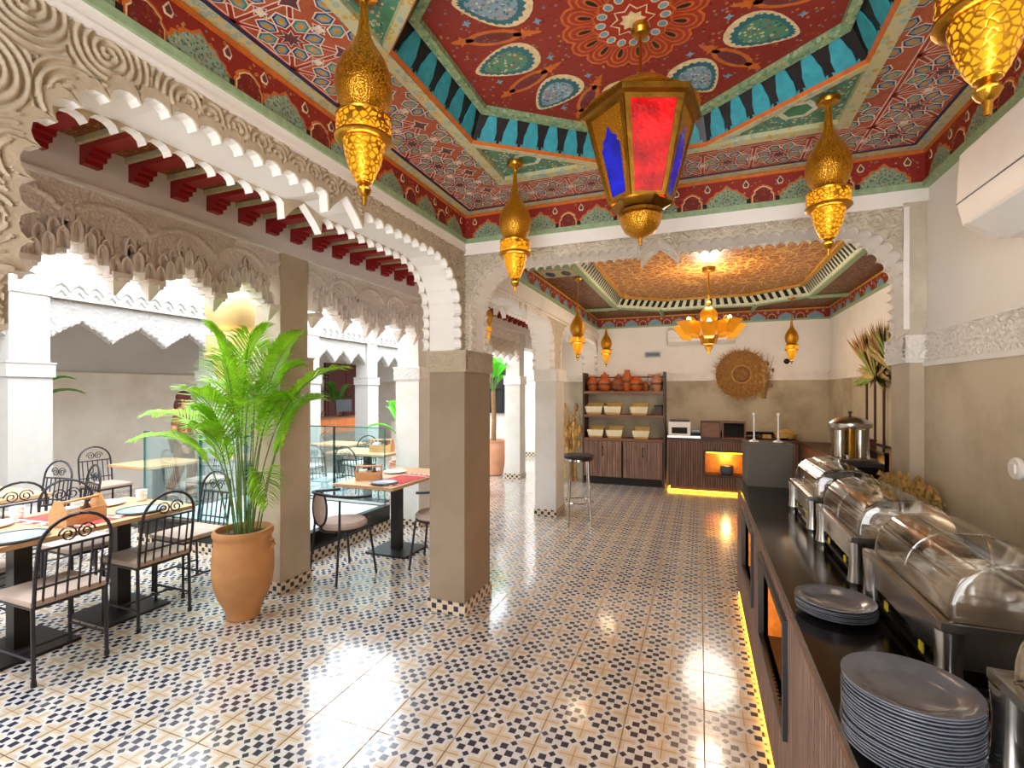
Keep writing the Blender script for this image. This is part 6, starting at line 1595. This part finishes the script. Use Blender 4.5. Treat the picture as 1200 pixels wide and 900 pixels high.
# ---------------------------------------------------------------- reception
t = thing('reception_desk', 'reception desk with orange wooden front across the courtyard', 'desk', (-7.4, 8.9, 0))
mb = MB(); mb.box(-.5, 0, -1.3, 1.1, 0, .72); mb.build('lower_panel', M['mauve'], t)
for k in range(10): mb = MB(); y = -1.31 + .242 * k; mb.box(-.02, .03, y, y + .238, .72, 1.03); mb.build('front_board', M['deskwood'], t)
mb = MB(); mb.box(-.52, .05, -1.34, 1.14, 1.03, 1.06); mb.build('top', M['walnut'], t)
t = thing('monitor', 'dark flat monitor on the reception desk', 'monitor', (-7.62, 9.05, 1.06), -.3); mb = MB(); mb.box(-.012, .012, -.2, .2, .10, .38); mb.build('panel', M['screen'], t); mb = MB(); mb.path([(-.03, 0, .01), (-.03, 0, .2)], .02, 8); mb.box(-.1, .06, -.09, .09, 0, .012); mb.build('stand', M['black'], t)
t = thing('hand_gel_bottle', 'white pump bottle on the right end of the reception desk', 'bottle', (-7.52, 9.62, 1.06)); mb = MB(); mb.lathe([(.04, 0), (.045, .01), (.045, .15), (.02, .18), (.015, .20)], 14); mb.build('body', M['china'], t, smooth=True); mb = MB(); mb.path([(0, 0, .19), (0, 0, .24), (.05, 0, .24)], .010, 6); mb.build('pump', M['china'], t)
# stepped parapet of a stair at the far end
t = thing('stair_parapet', 'stepped plaster parapet of a stair at the far end of the courtyard', 'parapet', (-6.35, 10.9, 0)); mb = MB(); pts = [(-1.2, 0), (1.2, 0), (1.2, 1.75), (.7, 1.75), (.7, 1.45), (.25, 1.45), (.25, 1.15), (-.2, 1.15), (-.2, .85), (-1.2, .85)]; mb.prism(pts, lambda a, b, h: (a, h, b), -.12, .12); mb.build('wall', M['grey_wall'], t)
for (a, b, z) in ((.7, 1.2, 1.75), (.25, .7, 1.45), (-.2, .25, 1.15)): mb = MB(); mb.box(a - .02, b, -.14, .14, z, z + .03); mb.build('coping', M['grey_wall'], t)
# ---------------------------------------------------------------- people
def skin_mesh(name, par, verts, edges, radii, mat, lvl=2, root=0):
    me = bpy.data.meshes.new(name); me.from_pydata(verts, edges, []); me.materials.append(mat)
    o = bpy.data.objects.new(name, me); col.objects.link(o); o.parent = par
    sk = o.modifiers.new('skin', 'SKIN'); 
    if not me.skin_vertices: me.skin_vertices.new()
    for v, r in zip(me.skin_vertices[0].data, radii): v.radius = (r, r) if not isinstance(r, tuple) else r
    me.skin_vertices[0].data[root].use_root = True; sk.use_smooth_shade = True
    sb = o.modifiers.new('sub', 'SUBSURF'); sb.levels = lvl; sb.render_levels = lvl
    return o
def head_bits(t, c, f, hair, long=False):
    """hair, eyes, ears and nose on a head at c facing f"""
    c = Vector(c); f = Vector(f).normalized(); s = f.cross(Vector((0, 0, 1))).normalized(); u = Vector((0, 0, 1))
    mb = MB(); mb.ball(tuple(c - f * .02 + u * .035), .098, 14, sx=1, sy=1, sz=1.02)
    if long: mb.ball(tuple(c - f * .07 - u * .10), .075, 12, sx=1, sy=1, sz=1.7)
    mb.build('hair', hair, t, smooth=True)
    mb = MB()
    for q in (-1, 1): mb.ball(tuple(c + f * .085 + s * q * .032 + u * .005), .010, 8)
    mb.build('eyes', M['hair_d'], t, smooth=True)
    mb = MB(); mb.ball(tuple(c + f * .098 - u * .03), .013, 8, sz=1.5)
    for q in (-1, 1): mb.ball(tuple(c + s * q * .082 - f * .005 - u * .015), .018, 8, sz=1.5)
    mb.build('nose_and_ears', M['skin'], t, smooth=True)
    mb = MB(); mb.ball(tuple(c + f * .09 - u * .065), .018, 8, sz=.35); mb.build('mouth', M['redcloth'], t, smooth=True)
def hand(t, w, d, s):
    """palm with five curled fingers at wrist w, pointing along d, thumb on side s"""
    w, d, s = Vector(w), Vector(d).normalized(), Vector(s).normalized(); n = d.cross(s)
    V = [tuple(w), tuple(w + d * .045), tuple(w + d * .085)]; Ed = [(0, 1), (1, 2)]; Rr = [.022, .03, .028]
    for k, l in enumerate((.062, .072, .068, .052)):
        o = s * (.027 - .018 * k); i = len(V); V += [tuple(w + d * .09 + o), tuple(w + d * (.09 + l * .55) + o + n * .012), tuple(w + d * (.09 + l * .9) + o + n * .035)]
        Ed += [(2, i), (i, i + 1), (i + 1, i + 2)]; Rr += [.0095, .009, .008]
    i = len(V); V += [tuple(w + d * .03 + s * .035), tuple(w + d * .06 + s * .055 + n * .01), tuple(w + d * .085 + s * .058 + n * .02)]; Ed += [(1, i), (i, i + 1), (i + 1, i + 2)]; Rr += [.011, .010, .0085]
    return skin_mesh('hand', t, V, Ed, Rr, M['skin'], 1, 0)
def person(label, loc, rz, pose, top, low, hair, long=False):
    t = thing('person', label, 'person', loc, rz)
    J = pose; names = list(J); V = [J[k][0] for k in names]; ix = {k: i for i, k in enumerate(names)}; Rr = [J[k][1] for k in names]
    Ed = [('pelvis', 'waist'), ('waist', 'chest'), ('chest', 'neck'), ('neck', 'jaw'), ('jaw', 'head')]
    for s in 'lr': Ed += [('chest', s + 'sh'), (s + 'sh', s + 'el'), (s + 'el', s + 'wr'), ('pelvis', s + 'hip'), (s + 'hip', s + 'kn'), (s + 'kn', s + 'an'), (s + 'an', s + 'toe')]
    skin_mesh('body', t, V, [(ix[a], ix[b]) for a, b in Ed], Rr, M['skin'], 2, ix['pelvis'])
    Ts = ['pelvis', 'waist', 'chest', 'lsh', 'lel', 'rsh', 'rel']; e = .02
    def mid(a, b, u): return tuple(Vector(J[a][0]).lerp(Vector(J[b][0]), u))
    TV = [J['pelvis'][0], J['waist'][0], J['chest'][0], J['lsh'][0], mid('lsh', 'lel', .9), J['rsh'][0], mid('rsh', 'rel', .9)]
    skin_mesh('shirt', t, TV, [(0, 1), (1, 2), (2, 3), (3, 4), (2, 5), (5, 6)], [J[k][1] * 1.12 + .008 for k in Ts], top, 2, 0)
    TV = [J['pelvis'][0], J['lhip'][0], J['lkn'][0], mid('lkn', 'lan', .85), J['rhip'][0], J['rkn'][0], mid('rkn', 'ran', .85)]
    skin_mesh('trousers', t, TV, [(0, 1), (1, 2), (2, 3), (0, 4), (4, 5), (5, 6)], [J['pelvis'][1] * 1.1, .098, .072, .058, .098, .072, .058], low, 2, 0)
    for s in 'lr':
        w_, e_ = Vector(J[s + 'wr'][0]), Vector(J[s + 'el'][0]); d = w_ - e_; hand(t, w_, d, (1 if s == 'l' else -1) * Vector((0, 0, 1)).cross(d) if abs(d.z) < .2 else Vector((0, 1, .0)))
        mb = MB(); a = Vector(J[s + 'an'][0]); b = Vector(J[s + 'toe'][0]); mb.path([a + Vector((0, -.03, -.025)), (a + b) / 2 + Vector((0, 0, -.01)), b + Vector((0, .02, -.005))], [.042, .045, .03], 8); mb.build('shoe', M['cloth_dk'], t, smooth=True)
    head_bits(t, tuple(Vector(J['head'][0]) - Vector((0, 0, .045))), (0, 1, 0), hair, long)
    return t
stand = dict(pelvis=((0, 0, .90), .125), waist=((0, 0, 1.06), .105), chest=((0, .01, 1.26), .125), neck=((0, .015, 1.38), .05), jaw=((0, .03, 1.45), .07), head=((0, .025, 1.54), .086),
             lsh=((-.165, 0, 1.32), .055), lel=((-.20, -.03, 1.06), .042), lwr=((-.17, .14, .92), .028), rsh=((.165, 0, 1.32), .055), rel=((.20, -.06, 1.06), .042), rwr=((.20, .05, .84), .028),
             lhip=((-.085, 0, .84), .09), lkn=((-.085, .10, .46), .062), lan=((-.085, .05, .08), .042), ltoe=((-.085, .20, .035), .03), rhip=((.085, 0, .84), .09), rkn=((.085, -.02, .46), .062), ran=((.085, -.18, .10), .042), rtoe=((.085, -.05, .035), .03))
person('woman with auburn hair in brown clothes walking behind the left glass railing', (-7.2, 5.02, 0), -.9, stand, M['cloth_br'], M['cloth_br'], M['hair_r'], True)
sit = dict(pelvis=((0, 0, .66), .125), waist=((0, .02, .82), .11), chest=((0, .06, 1.02), .13), neck=((0, .08, 1.15), .05), jaw=((0, .11, 1.22), .07), head=((0, .105, 1.31), .086),
           lsh=((-.175, .05, 1.08), .056), lel=((-.22, .16, .90), .043), lwr=((-.12, .36, 1.03), .028), rsh=((.175, .05, 1.08), .056), rel=((.22, .18, .92), .043), rwr=((.13, .36, 1.03), .028),
           lhip=((-.09, .02, .62), .09), lkn=((-.10, .40, .58), .065), lan=((-.10, .38, .14), .042), ltoe=((-.10, .52, .09), .03), rhip=((.09, .02, .62), .09), rkn=((.10, .40, .58), .065), ran=((.10, .38, .14), .042), rtoe=((.10, .52, .09), .03))
person('dark haired receptionist in a dark shirt seated behind the reception desk', (-8.36, 8.62, .06), -PI / 2, sit, M['cloth_dk'], M['cloth_dk'], M['hair_d'])
t = thing('office_stool', 'stool under the receptionist behind the desk', 'stool', (-8.36, 8.62, 0)); mb = MB(); mb.lathe([(0, .50), (.2, .50), (.21, .53), (.18, .57), (0, .575)], 20, cap=False); mb.build('seat', M['black'], t, smooth=True); mb = MB(); mb.path([(0, 0, .02), (0, 0, .5)], .03, 10); mb.lathe([(.2, 0), (.2, .02), (.03, .04)], 18); mb.build('pedestal', M['chrome'], t)
# rods that carry the lanterns hung in the open gallery and court
